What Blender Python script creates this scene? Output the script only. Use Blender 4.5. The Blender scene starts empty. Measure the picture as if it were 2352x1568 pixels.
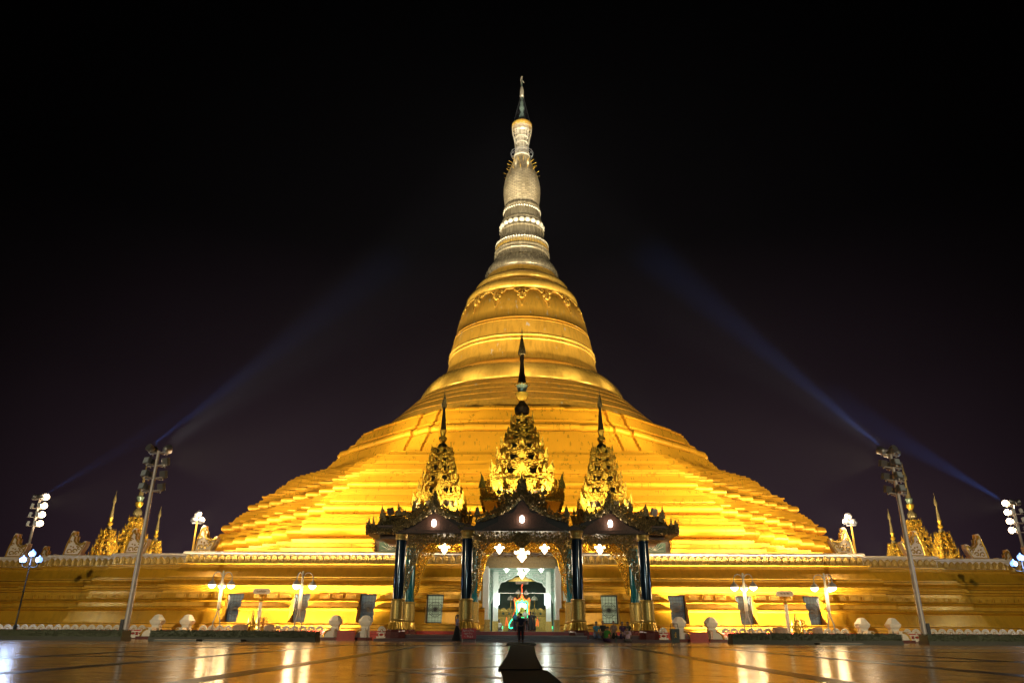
import bpy, math, random
from mathutils import Vector, Matrix
random.seed(11)
sc = bpy.context.scene
C = sc.collection
PI = math.pi
R_ = math.radians

# ------------------------------------------------------------------ camera
EYE = 0.72
cam = bpy.data.cameras.new('camera')
cam.sensor_width = 36.0
cam.lens = 1675.0 / 2352.0 * 36.0
cam.clip_start = 0.1
cam.clip_end = 3000
camo = bpy.data.objects.new('camera', cam)
C.objects.link(camo)
PITCH, YAW, ROLL = R_(21.6), R_(0.84), R_(0.3)
FW = Vector((-math.sin(YAW) * math.cos(PITCH), math.cos(YAW) * math.cos(PITCH), math.sin(PITCH)))
r0 = Vector((math.cos(YAW), math.sin(YAW), 0))
u0 = r0.cross(FW)
RT = r0 * math.cos(ROLL) + u0 * math.sin(ROLL)
UP = -r0 * math.sin(ROLL) + u0 * math.cos(ROLL)
camo.matrix_world = Matrix(((RT.x, UP.x, -FW.x, 0), (RT.y, UP.y, -FW.y, 0), (RT.z, UP.z, -FW.z, EYE), (0, 0, 0, 1)))
sc.camera = camo


def at(px, py, Y):
    """point at depth Y seen at survey coordinates px,py (2352 wide photograph)"""
    d = FW + RT * ((px - 1176) / 1675.0) - UP * ((py - 784) / 1675.0)
    return Vector((0, 0, EYE)) + d * (Y / d.y)


def zoomer(x0, y0, s):
    k = 2352 / 4096.0
    return lambda x, y, Y: at((x0 + x * s) * k, (y0 + y * s) * k, Y)


# ------------------------------------------------------------------ materials
def nmat(name):
    m = bpy.data.materials.new(name)
    m.use_nodes = True
    nt = m.node_tree
    return m, nt, nt.nodes['Principled BSDF']


def lk(nt, a, b):
    nt.links.new(a, b)


def simple(name, col, rough=0.5, metal=0.0, var=0.0, vscale=4.0, bump=0.0, bscale=20.0, spec=None):
    m, nt, b = nmat(name)
    b.inputs['Base Color'].default_value = (*col, 1)
    b.inputs['Roughness'].default_value = rough
    b.inputs['Metallic'].default_value = metal
    if spec is not None:
        b.inputs['Specular IOR Level'].default_value = spec
    if var or bump:
        tc = nt.nodes.new('ShaderNodeTexCoord')
    if var:
        n = nt.nodes.new('ShaderNodeTexNoise')
        n.inputs['Scale'].default_value = vscale
        n.inputs['Detail'].default_value = 6
        lk(nt, tc.outputs['Object'], n.inputs['Vector'])
        r = nt.nodes.new('ShaderNodeValToRGB')
        r.color_ramp.elements[0].position = 0.3
        r.color_ramp.elements[1].position = 0.7
        r.color_ramp.elements[0].color = (*[c * (1 - var) for c in col], 1)
        r.color_ramp.elements[1].color = (*[min(1, c * (1 + var)) for c in col], 1)
        lk(nt, n.outputs['Fac'], r.inputs['Fac'])
        lk(nt, r.outputs['Color'], b.inputs['Base Color'])
    if bump:
        n = nt.nodes.new('ShaderNodeTexNoise')
        n.inputs['Scale'].default_value = bscale
        n.inputs['Detail'].default_value = 5
        lk(nt, tc.outputs['Object'], n.inputs['Vector'])
        bp = nt.nodes.new('ShaderNodeBump')
        bp.inputs['Strength'].default_value = bump
        bp.inputs['Distance'].default_value = 0.05
        lk(nt, n.outputs['Fac'], bp.inputs['Height'])
        lk(nt, bp.outputs['Normal'], b.inputs['Normal'])
    return m


def emit(name, col, strength, base=None):
    m, nt, b = nmat(name)
    b.inputs['Base Color'].default_value = (*(base or col), 1)
    b.inputs['Emission Color'].default_value = (*col, 1)
    b.inputs['Emission Strength'].default_value = strength
    return m


def mathn(nt, op, a=None, b=None):
    n = nt.nodes.new('ShaderNodeMath')
    n.operation = op
    for i, v in enumerate((a, b)):
        if v is None:
            continue
        if isinstance(v, (int, float)):
            n.inputs[i].default_value = v
        else:
            lk(nt, v, n.inputs[i])
    return n.outputs[0]


def gold_paint(name, base, dark, rough, metal, chips=0.0, tile=None, mottle=0.5, streak=.8, bump=.2):
    """weathered gold paint: mottled colour, rain streaks, white chips; tile=(w,h) adds block joints"""
    m, nt, b = nmat(name)
    N = nt.nodes
    tc = N.new('ShaderNodeTexCoord')
    n1 = N.new('ShaderNodeTexNoise')
    n1.inputs['Scale'].default_value = 0.55
    n1.inputs['Detail'].default_value = 9
    n1.inputs['Roughness'].default_value = 0.68
    lk(nt, tc.outputs['Object'], n1.inputs['Vector'])
    r1 = N.new('ShaderNodeValToRGB')
    r1.color_ramp.elements[0].position = 0.5 - mottle * .4
    r1.color_ramp.elements[1].position = 0.5 + mottle * .3
    r1.color_ramp.elements[0].color = (*dark, 1)
    r1.color_ramp.elements[1].color = (*base, 1)
    lk(nt, n1.outputs['Fac'], r1.inputs['Fac'])
    # streaks
    mp = N.new('ShaderNodeMapping')
    mp.inputs['Scale'].default_value = (1.6, 1.6, 0.10)
    lk(nt, tc.outputs['Object'], mp.inputs['Vector'])
    n2 = N.new('ShaderNodeTexNoise')
    n2.inputs['Scale'].default_value = 1.5
    n2.inputs['Detail'].default_value = 7
    n2.inputs['Roughness'].default_value = 0.6
    lk(nt, mp.outputs['Vector'], n2.inputs['Vector'])
    r2 = N.new('ShaderNodeValToRGB')
    r2.color_ramp.elements[0].position = 0.36
    r2.color_ramp.elements[1].position = 0.52
    r2.color_ramp.elements[0].color = (0.72, 0.70, 0.66, 1)
    r2.color_ramp.elements[1].color = (1, 1, 1, 1)
    lk(nt, n2.outputs['Fac'], r2.inputs['Fac'])
    mx = N.new('ShaderNodeMix')
    mx.data_type = 'RGBA'
    mx.blend_type = 'MULTIPLY'
    mx.inputs[0].default_value = streak
    lk(nt, r1.outputs['Color'], mx.inputs[6])
    lk(nt, r2.outputs['Color'], mx.inputs[7])
    col = mx.outputs[2]
    hsrc = n1.outputs['Fac']
    if tile:
        sep = N.new('ShaderNodeSeparateXYZ')
        lk(nt, tc.outputs['Object'], sep.inputs[0])
        ang = mathn(nt, 'ARCTAN2', sep.outputs['X'], sep.outputs['Y'])
        cmb = N.new('ShaderNodeCombineXYZ')
        if tile[2]:
            lk(nt, mathn(nt, 'MULTIPLY', ang, tile[2]), cmb.inputs[0])
        else:
            lk(nt, mathn(nt, 'ADD', sep.outputs['X'], sep.outputs['Y']), cmb.inputs[0])
        lk(nt, sep.outputs['Z'], cmb.inputs[1])
        br = N.new('ShaderNodeTexBrick')
        br.inputs['Scale'].default_value = 1.0
        br.inputs['Brick Width'].default_value = tile[0]
        br.inputs['Row Height'].default_value = tile[1]
        br.inputs['Mortar Size'].default_value = tile[1] * 0.09
        br.inputs['Color1'].default_value = (1, 1, 1, 1)
        br.inputs['Color2'].default_value = (tile[3],) * 3 + (1,)
        br.inputs['Mortar'].default_value = (tile[4],) * 3 + (1,)
        lk(nt, cmb.outputs[0], br.inputs['Vector'])
        m2 = N.new('ShaderNodeMix')
        m2.data_type = 'RGBA'
        m2.blend_type = 'MULTIPLY'
        m2.inputs[0].default_value = 1
        lk(nt, col, m2.inputs[6])
        lk(nt, br.outputs['Color'], m2.inputs[7])
        col = m2.outputs[2]
    if chips:
        mp3 = N.new('ShaderNodeMapping')
        mp3.inputs['Scale'].default_value = (1.4, 1.4, 0.45)
        lk(nt, tc.outputs['Object'], mp3.inputs['Vector'])
        n3 = N.new('ShaderNodeTexNoise')
        n3.inputs['Scale'].default_value = 1.3
        n3.inputs['Detail'].default_value = 5
        n3.inputs['Roughness'].default_value = 0.62
        lk(nt, mp3.outputs['Vector'], n3.inputs['Vector'])
        r3 = N.new('ShaderNodeValToRGB')
        r3.color_ramp.elements[0].position = chips
        r3.color_ramp.elements[1].position = chips + 0.025
        lk(nt, n3.outputs['Fac'], r3.inputs['Fac'])
        m3 = N.new('ShaderNodeMix')
        m3.data_type = 'RGBA'
        lk(nt, r3.outputs['Color'], m3.inputs[0])
        lk(nt, col, m3.inputs[6])
        m3.inputs[7].default_value = (0.62, 0.52, 0.45, 1)
        col = m3.outputs[2]
    lk(nt, col, b.inputs['Base Color'])
    b.inputs['Metallic'].default_value = metal
    rr = N.new('ShaderNodeMapRange')
    rr.inputs['To Min'].default_value = rough - .07
    rr.inputs['To Max'].default_value = rough + .12
    lk(nt, n2.outputs['Fac'], rr.inputs['Value'])
    lk(nt, rr.outputs[0], b.inputs['Roughness'])
    nb = N.new('ShaderNodeTexNoise')
    nb.inputs['Scale'].default_value = 3.0
    nb.inputs['Detail'].default_value = 6
    lk(nt, tc.outputs['Object'], nb.inputs['Vector'])
    bp = N.new('ShaderNodeBump')
    bp.inputs['Strength'].default_value = bump
    bp.inputs['Distance'].default_value = 0.06
    lk(nt, nb.outputs['Fac'], bp.inputs['Height'])
    lk(nt, bp.outputs['Normal'], b.inputs['Normal'])
    return m


GOLD = (0.82, 0.385, 0.020)
GOLD_D = (0.56, 0.27, 0.018)
M = {}
M['terrace_gold'] = gold_paint('terrace_gold', GOLD, (0.70, 0.34, .018), 0.27, 0.45, mottle=1.0, streak=.25, bump=.05)
M['bell_gold'] = gold_paint('bell_gold', (0.76, 0.42, 0.06), (0.60, 0.32, .04), 0.29, 0.58, chips=0.645, mottle=.9)
M['ring_gold'] = gold_paint('ring_gold', (0.84, 0.52, 0.10), (0.74, 0.43, .06), 0.19, 0.6, mottle=.9)
M['pale_gold_block'] = gold_paint('pale_gold_block', (0.72, 0.58, 0.35), (0.46, 0.35, .18), 0.30, 0.45, tile=(.75, .3, 2.9, .62, .3), mottle=.7)
M['pale_gold'] = gold_paint('pale_gold', (0.80, 0.65, 0.38), (0.58, 0.46, .25), 0.24, 0.5, tile=(.22, 3.0, 3.6, .75, .35), mottle=.8)
M['silver_gold'] = simple('silver_gold', (0.84, 0.74, 0.54), 0.2, 0.5, var=.12)
M['wall_gold'] = gold_paint('wall_gold', (0.68, 0.345, 0.018), (0.54, 0.26, .012), 0.34, 0.35, mottle=1.0, streak=.6, bump=.1)
M['frieze_gold'] = simple('frieze_gold', (0.50, 0.30, 0.06), 0.4, 0.4, var=.25, vscale=3)
M['white_plaster'] = simple('white_plaster', (0.72, 0.60, 0.47), 0.6, 0, var=.08, vscale=2, bump=.2)
M['white_paint'] = simple('white_paint', (0.80, 0.74, 0.64), 0.45, 0, var=.05)
M['red_base'] = simple('red_base', (0.42, 0.025, 0.01), 0.35, 0, var=.2, vscale=6)
M['maroon_stone'] = simple('maroon_stone', (0.12, 0.03, 0.025), 0.25, 0, var=.25, vscale=7)
M['step_stone'] = simple('step_stone', (0.10, 0.055, 0.06), 0.3, 0, var=.2, vscale=5)
M['pole_grey'] = simple('pole_grey', (0.42, 0.38, 0.37), 0.5, 0.3, var=.08)
M['dark_metal'] = simple('dark_metal', (0.03, 0.03, 0.035), 0.4, 0.6)
M['housing'] = simple('housing', (0.22, 0.22, 0.23), 0.35, 0.7)
M['lamp_dead'] = simple('lamp_dead', (0.25, 0.28, 0.32), 0.08, 0.0)
M['yellow_paint'] = simple('yellow_paint', (0.75, 0.45, 0.06), 0.5)
M['dark_wood'] = simple('dark_wood', (0.07, 0.028, 0.014), 0.5, 0, var=.35, vscale=9)
M['brown_roof'] = simple('brown_roof', (0.10, 0.05, 0.025), 0.55, 0, var=.3, vscale=6)
M['mosaic_dark'] = simple('mosaic_dark', (0.42, 0.33, 0.16), 0.22, 0.6, var=.6, vscale=11)
M['mosaic_green'] = simple('mosaic_green', (0.30, 0.40, 0.32), 0.2, 0.55, var=.5, vscale=11)
M['mosaic_gold'] = simple('mosaic_gold', (0.92, 0.52, 0.06), 0.27, 0.75, var=.25, vscale=9)
M['black_roof'] = simple('black_roof', (0.03, 0.02, 0.012), 0.45, 0.3)
M['blue_lacquer'] = simple('blue_lacquer', (0.010, 0.026, 0.05), 0.10, 0.2)
M['teal_lacquer'] = simple('teal_lacquer', (0.006, 0.09, 0.11), 0.14, 0.1)
M['column_gold'] = simple('column_gold', (0.52, 0.36, 0.10), 0.36, 0.5, var=.25, vscale=14)
M['hall_white'] = simple('hall_white', (0.72, 0.76, 0.72), 0.5)
M['hall_green'] = simple('hall_green', (0.42, 0.58, 0.50), 0.5, var=.12, vscale=5)
M['hall_back'] = simple('hall_back', (0.085, 0.15, 0.11), 0.5, var=.15, vscale=3)
M['hall_gold'] = simple('hall_gold', (0.60, 0.40, 0.08), 0.35, 0.4, var=.25, vscale=8)
M['lintel_olive'] = simple('lintel_olive', (0.26, 0.19, 0.07), 0.4, 0.2, var=.2, vscale=9)
M['hall_floor'] = simple('hall_floor', (0.25, 0.10, 0.06), 0.25)
M['window_glass'] = simple('window_glass', (0.10, 0.15, 0.14), 0.08, 0.0)
M['grille'] = simple('grille', (0.06, 0.05, 0.045), 0.4, 0.4)
M['leaf'] = simple('leaf', (0.042, 0.052, 0.022), 0.6, var=.45, vscale=14)
M['hedge_base'] = simple('hedge_base', (0.03, 0.032, 0.022), 0.6, var=.3, vscale=9)
M['carpet'] = simple('carpet', (0.030, 0.034, 0.022), 0.95, var=.25, vscale=30, bump=.4, bscale=120, spec=.1)
M['riser_shade'] = simple('riser_shade', (0.05, 0.035, 0.03), 0.6)  # shade on the low pavement riser, put into its colour
M['strip'] = simple('strip', (0.045, 0.026, 0.018), 0.34, var=.35, vscale=2, spec=.22)
M['planter_stone'] = simple('planter_stone', (0.42, 0.32, 0.25), 0.6, var=.15, vscale=6)
M['black_cloth'] = simple('black_cloth', (0.012, 0.011, 0.014), 0.8)
M['sign_red'] = simple('sign_red', (0.50, 0.012, 0.018), 0.4)
M['sign_white'] = simple('sign_white', (0.8, 0.72, 0.68), 0.5)
M['bin_green'] = simple('bin_green', (0.018, 0.03, 0.028), 0.4)
M['skin'] = simple('skin', (0.28, 0.15, 0.09), 0.5)
M['hair'] = simple('hair', (0.012, 0.010, 0.010), 0.4)

M['lamp_warm'] = emit('lamp_warm', (1.0, 0.70, 0.38), 9)
M['lamp_flood'] = emit('lamp_flood', (1.0, 0.74, 0.44), 22)
M['lamp_flood_dim'] = emit('lamp_flood_dim', (1.0, 0.75, 0.5), 7)
M['lamp_blue'] = emit('lamp_blue', (0.22, 0.42, 1.0), 1.6)
M['bulb_core'] = emit('bulb_core', (0.8, 0.9, 1.0), 30)
M['lamp_gable'] = emit('lamp_gable', (1.0, 0.83, 0.68), 14)
M['crystal'] = emit('crystal', (1.0, 0.82, 0.58), 5)
M['crystal_far'] = emit('crystal_far', (0.95, 1.0, 0.85), 5)
M['tube_white'] = emit('tube_white', (0.85, 0.95, 1.0), 5)
M['neon_green'] = emit('neon_green', (0.02, 1.0, 0.32), 3.2)
M['neon_red'] = emit('neon_red', (1.0, 0.10, 0.02), 2.2)
M['neon_white'] = emit('neon_white', (0.80, 0.82, 1.0), 4)
M['neon_violet'] = emit('neon_violet', (0.25, 0.15, 1.0), 1.6)
M['window_lit'] = emit('window_lit', (0.62, 0.68, 0.38), 0.30, base=(.2, .25, .2))
M['window_dim'] = emit('window_dim', (0.30, 0.46, 0.50), 0.11, base=(.08, .11, .12))


def floor_material():
    m, nt, b = nmat('polished_marble')
    N = nt.nodes
    tc = N.new('ShaderNodeTexCoord')
    br = N.new('ShaderNodeTexBrick')
    br.offset = 0.0
    br.inputs['Scale'].default_value = 1.0
    br.inputs['Brick Width'].default_value = 1.2
    br.inputs['Row Height'].default_value = 1.2
    br.inputs['Mortar Size'].default_value = 0.012
    br.inputs['Color1'].default_value = (0.60, 0.37, 0.20, 1)
    br.inputs['Color2'].default_value = (0.48, 0.29, 0.15, 1)
    br.inputs['Mortar'].default_value = (0.09, 0.06, 0.05, 1)
    lk(nt, tc.outputs['Object'], br.inputs['Vector'])
    n = N.new('ShaderNodeTexNoise')
    n.inputs['Scale'].default_value = 0.9
    n.inputs['Detail'].default_value = 9
    n.inputs['Roughness'].default_value = .7
    n.inputs['Distortion'].default_value = 1.6
    lk(nt, tc.outputs['Object'], n.inputs['Vector'])
    r = N.new('ShaderNodeValToRGB')
    r.color_ramp.elements[0].position = .35
    r.color_ramp.elements[1].position = .62
    r.color_ramp.elements[0].color = (0.62, 0.55, 0.5, 1)
    r.color_ramp.elements[1].color = (1, 1, 1, 1)
    lk(nt, n.outputs['Fac'], r.inputs['Fac'])
    mx = N.new('ShaderNodeMix')
    mx.data_type = 'RGBA'
    mx.blend_type = 'MULTIPLY'
    mx.inputs[0].default_value = 1
    lk(nt, br.outputs['Color'], mx.inputs[6])
    lk(nt, r.outputs['Color'], mx.inputs[7])
    lk(nt, mx.outputs[2], b.inputs['Base Color'])
    rr = N.new('ShaderNodeMapRange')
    rr.inputs['From Min'].default_value = .3
    rr.inputs['From Max'].default_value = .7
    rr.inputs['To Min'].default_value = .12
    rr.inputs['To Max'].default_value = .22
    lk(nt, n.outputs['Fac'], rr.inputs['Value'])
    lk(nt, rr.outputs[0], b.inputs['Roughness'])
    # slightly uneven slabs: every slab lies at its own tiny tilt
    wn = N.new('ShaderNodeTexNoise')
    wn.inputs['Scale'].default_value = 0.8
    wn.inputs['Detail'].default_value = 4
    lk(nt, tc.outputs['Object'], wn.inputs['Vector'])
    bp = N.new('ShaderNodeBump')
    bp.inputs['Strength'].default_value = 0.22
    bp.inputs['Distance'].default_value = 0.02
    lk(nt, wn.outputs['Fac'], bp.inputs['Height'])
    lk(nt, bp.outputs['Normal'], b.inputs['Normal'])
    return m


M['marble'] = floor_material()


# ------------------------------------------------------------------ mesh helpers
class MB:
    def __init__(self):
        self.v, self.f = [], []

    def add(self, verts, faces):
        k = len(self.v)
        self.v += [tuple(p) for p in verts]
        self.f += [tuple(i + k for i in f) for f in faces]
        return self

    def box(self, c, s, rz=0.0, taper=1.0, rx=0.0):
        hx, hy, hz = s[0] / 2, s[1] / 2, s[2] / 2
        P = []
        for z, t in ((-hz, 1), (hz, taper)):
            for x, y in ((-hx, -hy), (hx, -hy), (hx, hy), (-hx, hy)):
                P.append(Vector((x * t, y * t, z)))
        mt = Matrix.Rotation(rz, 4, 'Z') @ Matrix.Rotation(rx, 4, 'X')
        P = [mt @ p + Vector(c) for p in P]
        return self.add(P, [(3, 2, 1, 0), (4, 5, 6, 7), (0, 1, 5, 4), (1, 2, 6, 5), (2, 3, 7, 6), (3, 0, 4, 7)])

    def lathe(self, prof, n=24, c=(0, 0, 0), a0=0.0, sy=1.0, axis=None):
        """prof: list of (r,z) bottom to top"""
        V, F = [], []
        for r, z in prof:
            for i in range(n):
                a = a0 + 2 * PI * i / n
                V.append(Vector((r * math.cos(a), r * sy * math.sin(a), z)))
        for j in range(len(prof) - 1):
            for i in range(n):
                i2 = (i + 1) % n
                F.append((j * n + i, j * n + i2, (j + 1) * n + i2, (j + 1) * n + i))
        F.append(tuple(reversed(range(n))))
        F.append(tuple(range((len(prof) - 1) * n, len(prof) * n)))
        if axis is not None:
            q = Vector((0, 0, 1)).rotation_difference(Vector(axis))
            V = [q @ p for p in V]
        return self.add([p + Vector(c) for p in V], F)

    def ball(self, c, r, n=10, m=6, sz=1.0):
        prof = [(max(1e-4, r * math.sin(PI * k / m)), -r * sz * math.cos(PI * k / m)) for k in range(m + 1)]
        return self.lathe(prof, n, c)

    def tube(self, path, r, n=8, r1=None):
        path = [Vector(p) for p in path]
        V, F = [], []
        L = len(path)
        ref = Vector((0.13, 0.97, 0.2))
        for k, p in enumerate(path):
            d = (path[min(k + 1, L - 1)] - path[max(k - 1, 0)]).normalized()
            a = d.cross(ref)
            if a.length < 1e-3:
                a = d.cross(Vector((1, 0, 0)))
            a.normalize()
            b = d.cross(a)
            rr = r if r1 is None else r + (r1 - r) * k / (L - 1)
            for i in range(n):
                t = 2 * PI * i / n
                V.append(p + a * rr * math.cos(t) + b * rr * math.sin(t))
        for k in range(L - 1):
            for i in range(n):
                i2 = (i + 1) % n
                F.append((k * n + i, k * n + i2, (k + 1) * n + i2, (k + 1) * n + i))
        F.append(tuple(reversed(range(n))))
        F.append(tuple(range((L - 1) * n, L * n)))
        return self.add(V, F)

    def prism(self, pts, y0, y1):
        """outline pts (x,z) extruded along y"""
        n = len(pts)
        V = [(x, y0, z) for x, z in pts] + [(x, y1, z) for x, z in pts]
        F = [tuple(range(n)), tuple(reversed(range(n, 2 * n)))]
        for i in range(n):
            j = (i + 1) % n
            F.append((i, i + n, j + n, j))
        return self.add(V, F)

    def gem(self, c, a, b, t, ang, lean=0.0):
        """small leaf-like cut stone: half length a, half width b, half thickness t"""
        ca, sa = math.cos(ang), math.sin(ang)
        x, y, z = c
        dx, dz = ca * a, sa * a
        ex, ez = -sa * b, ca * b
        return self.add([(x - dx, y, z - dz), (x + ex, y + lean * b, z + ez), (x + dx, y, z + dz), (x - ex, y - lean * b, z - ez),
                         (x, y - t, z), (x, y + t, z)],
                        [(0, 1, 4), (1, 2, 4), (2, 3, 4), (3, 0, 4), (1, 0, 5), (2, 1, 5), (3, 2, 5), (0, 3, 5)])

    def flame(self, c, w, h, t=.05, bend=0.0, rz=0.0):
        """upright flame-shaped finial"""
        pts = [(-.5, 0), (-.42, .25), (-.28, .42), (-.16, .7), (0 + bend, 1.0), (.16, .66), (.28, .42), (.42, .25), (.5, 0)]
        n = len(pts)
        cz, sz = math.cos(rz), math.sin(rz)
        V = []
        for s in (-1, 1):
            for x, z in pts:
                tt = t * (1 - .8 * z) * s
                V.append((c[0] + x * w * cz - tt * sz, c[1] + x * w * sz + tt * cz, c[2] + z * h))
        F = [tuple(range(n)), tuple(reversed(range(n, 2 * n)))]
        for i in range(n):
            j = (i + 1) % n
            F.append((i, i + n, j + n, j))
        return self.add(V, F)

    def sweep(self, plan, prof, closed=True):
        """plan: function(o)->list of (x,y) for outward offset o; prof: list of (o,z)"""
        V, F = [], []
        n = None
        for o, z in prof:
            P = plan(o)
            n = len(P)
            V += [(x, y, z) for x, y in P]
        m = n if closed else n - 1
        for j in range(len(prof) - 1):
            for i in range(m):
                i2 = (i + 1) % n
                F.append((j * n + i, j * n + i2, (j + 1) * n + i2, (j + 1) * n + i))
        return self.add(V, F)

    def build(self, name, mat, parent=None, smooth=None, loc=None):
        me = bpy.data.meshes.new(name)
        off = Vector((0, 0, 0))
        if parent is not None:
            off = Vector(parent['base']) if 'base' in parent else off
        elif loc is not None:
            off = Vector(loc)
        me.from_pydata([tuple(Vector(p) - off) for p in self.v], [], self.f)
        me.validate()
        me.materials.append(M[mat] if isinstance(mat, str) else mat)
        if smooth:
            for p in me.polygons:
                p.use_smooth = True
            me.set_sharp_from_angle(angle=R_(smooth))
        me.update()
        o = bpy.data.objects.new(name, me)
        C.objects.link(o)
        if parent is not None:
            o.parent = parent
            if 'base' in parent:
                o['base'] = parent['base']
        elif loc is not None:
            o.location = loc
        return o


def thing(name, label, cat, loc=(0, 0, 0), group=None, rz=0.0, local=False):
    """an Empty at the thing's base. local=True: parts are modelled round the origin"""
    o = bpy.data.objects.new(name, None)
    C.objects.link(o)
    o.location = loc
    o.rotation_euler = (0, 0, rz)
    o.empty_display_size = .3
    o['label'] = label
    o['category'] = cat
    if group:
        o['group'] = group
    o['base'] = (0.0, 0.0, 0.0) if local else tuple(float(c) for c in loc)
    return o


def tag(o, label, cat, group=None):
    o['label'] = label
    o['category'] = cat
    if group:
        o['group'] = group
    return o


def structure(o):
    o['kind'] = 'structure'
    return o


def dup(root, loc, label, rz=None, group=None):
    def cp(o, parent):
        c = o.copy()
        C.objects.link(c)
        c.parent = parent
        for ch in list(o.children):
            cp(ch, c)
        return c
    r = cp(root, None)
    r.location = loc
    if rz is not None:
        r.rotation_euler = (0, 0, rz)
    r['label'] = label
    if group:
        r['group'] = group
    return r


def lamp(kind, name, loc, power, col=(1, .85, .6), target=None, angle=60, blend=.5, radius=.15, parent=None):
    L = bpy.data.lights.new(name, kind)
    L.energy = power
    L.color = col
    if kind in ('SPOT', 'POINT'):
        L.shadow_soft_size = radius
    if kind == 'SPOT':
        L.spot_size = R_(angle)
        L.spot_blend = blend
    o = bpy.data.objects.new(name, L)
    C.objects.link(o)
    o.location = loc
    if target is not None:
        o.rotation_euler = (Vector(target) - Vector(loc)).to_track_quat('-Z', 'Y').to_euler()
    return o


def pip(x, y, poly):
    c = False
    j = len(poly) - 1
    for i in range(len(poly)):
        xi, yi = poly[i]
        xj, yj = poly[j]
        if (yi > y) != (yj > y) and x < (xj - xi) * (y - yi) / (yj - yi) + xi:
            c = not c
        j = i
    return c


def filigree(mb, poly, Y, size=.10, dens=75, t=.05, rnd=None, jit=.10):
    """openwork carving: leaf-like stones filling an (x,z) outline at depth Y, with gaps"""
    rnd = rnd or random
    xs = [p[0] for p in poly]
    zs = [p[1] for p in poly]
    A = (max(xs) - min(xs)) * (max(zs) - min(zs))
    for _ in range(int(A * dens)):
        x, z = rnd.uniform(min(xs), max(xs)), rnd.uniform(min(zs), max(zs))
        if pip(x, z, poly):
            s = size * rnd.uniform(.55, 1.25)
            mb.gem((x, Y + rnd.uniform(-jit, jit), z), s, s * rnd.uniform(.3, .6), t * rnd.uniform(.6, 1.4), rnd.uniform(0, PI), rnd.uniform(-.8, .8))

# ------------------------------------------------------------------ sky, air
w = bpy.data.worlds.new('World')
sc.world = w
w.use_nodes = True
nt = w.node_tree
bg = nt.nodes['Background']
tc = nt.nodes.new('ShaderNodeTexCoord')
sx = nt.nodes.new('ShaderNodeSeparateXYZ')
lk(nt, tc.outputs['Generated'], sx.inputs[0])
rp = nt.nodes.new('ShaderNodeValToRGB')
lk(nt, sx.outputs['Z'], rp.inputs['Fac'])
e = rp.color_ramp.elements
e[0].position = 0.0
e[0].color = (0.031, 0.0168, 0.0260, 1)
e[1].position = 0.75
e[1].color = (0.0006, 0.0006, 0.0009, 1)
for p, c in ((.14, (0.0222, 0.0125, 0.0185)), (.30, (0.0098, 0.0058, 0.0082)), (.48, (0.0018, 0.0014, 0.0018))):
    q = e.new(p)
    q.color = (*c, 1)
dt = nt.nodes.new('ShaderNodeVectorMath')
dt.operation = 'DOT_PRODUCT'
dt.inputs[1].default_value = (0, .988, .155)
lk(nt, tc.outputs['Generated'], dt.inputs[0])
mr = nt.nodes.new('ShaderNodeMapRange')
mr.interpolation_type = 'SMOOTHSTEP'
mr.inputs['From Min'].default_value = .72
mr.inputs['From Max'].default_value = .98
mr.inputs['To Min'].default_value = .12
mr.inputs['To Max'].default_value = 1.0
lk(nt, dt.outputs['Value'], mr.inputs['Value'])
ns = nt.nodes.new('ShaderNodeTexNoise')
ns.inputs['Scale'].default_value = 2.6
ns.inputs['Detail'].default_value = 4
lk(nt, tc.outputs['Generated'], ns.inputs['Vector'])
nm_ = mathn(nt, 'ADD', mathn(nt, 'MULTIPLY', ns.outputs['Fac'], .7), .65)
gx = nt.nodes.new('ShaderNodeVectorMath')
gx.operation = 'SCALE'
lk(nt, rp.outputs['Color'], gx.inputs[0])
lk(nt, mathn(nt, 'MULTIPLY', mr.outputs[0], nm_), gx.inputs['Scale'])
lk(nt, gx.outputs[0], bg.inputs['Color'])
bg.inputs['Strength'].default_value = 0.85

HAZE = 0.00010
hz = MB().box((0, 60, 45.5), (260, 260, 93))
m = bpy.data.materials.new('night_haze')
m.use_nodes = True
nt = m.node_tree
nt.nodes.remove(nt.nodes['Principled BSDF'])
pv = nt.nodes.new('ShaderNodeVolumePrincipled')
pv.inputs['Color'].default_value = (0.80, 0.82, 0.95, 1)
pv.inputs['Density'].default_value = HAZE
pv.inputs['Anisotropy'].default_value = 0.25
lk(nt, pv.outputs[0], nt.nodes['Material Output'].inputs['Volume'])
M['haze'] = m
hzo = hz.build('haze', 'haze')
hzo['kind'] = 'stuff'

# ------------------------------------------------------------------ ground
g = MB()
g.add([(-400, -60, 0), (400, -60, 0), (400, 39.5, 0), (-400, 39.5, 0)], [(0, 1, 2, 3)])
structure(g.build('plaza', 'marble'))
UPZ = 0.025
g = MB()
g.add([(-400, 39.5, UPZ), (400, 39.5, UPZ), (400, 560, UPZ), (-400, 560, UPZ)], [(0, 1, 2, 3)])
structure(g.build('raised_pavement', 'marble'))
g = MB()
g.add([(-400, 39.5, 0), (400, 39.5, 0), (400, 39.5, UPZ), (-400, 39.5, UPZ)], [(0, 1, 2, 3)])
structure(g.build('pavement_edge', 'riser_shade'))


def floor_strip(p, q, wd):
    """dark marble inlay band between two ground points"""
    p, q = Vector((*p, .004)), Vector((*q, .004))
    d = (q - p).normalized()
    n = Vector((-d.y, d.x, 0)) * wd / 2
    return [p - n, q - n, q + n, p + n]


def ground_px(px, py, z=0.0):
    d = at(px, py, 1.0) - Vector((0, 0, EYE))
    t = (z - EYE) / d.z
    return (d.x * t, d.y * t)



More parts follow.
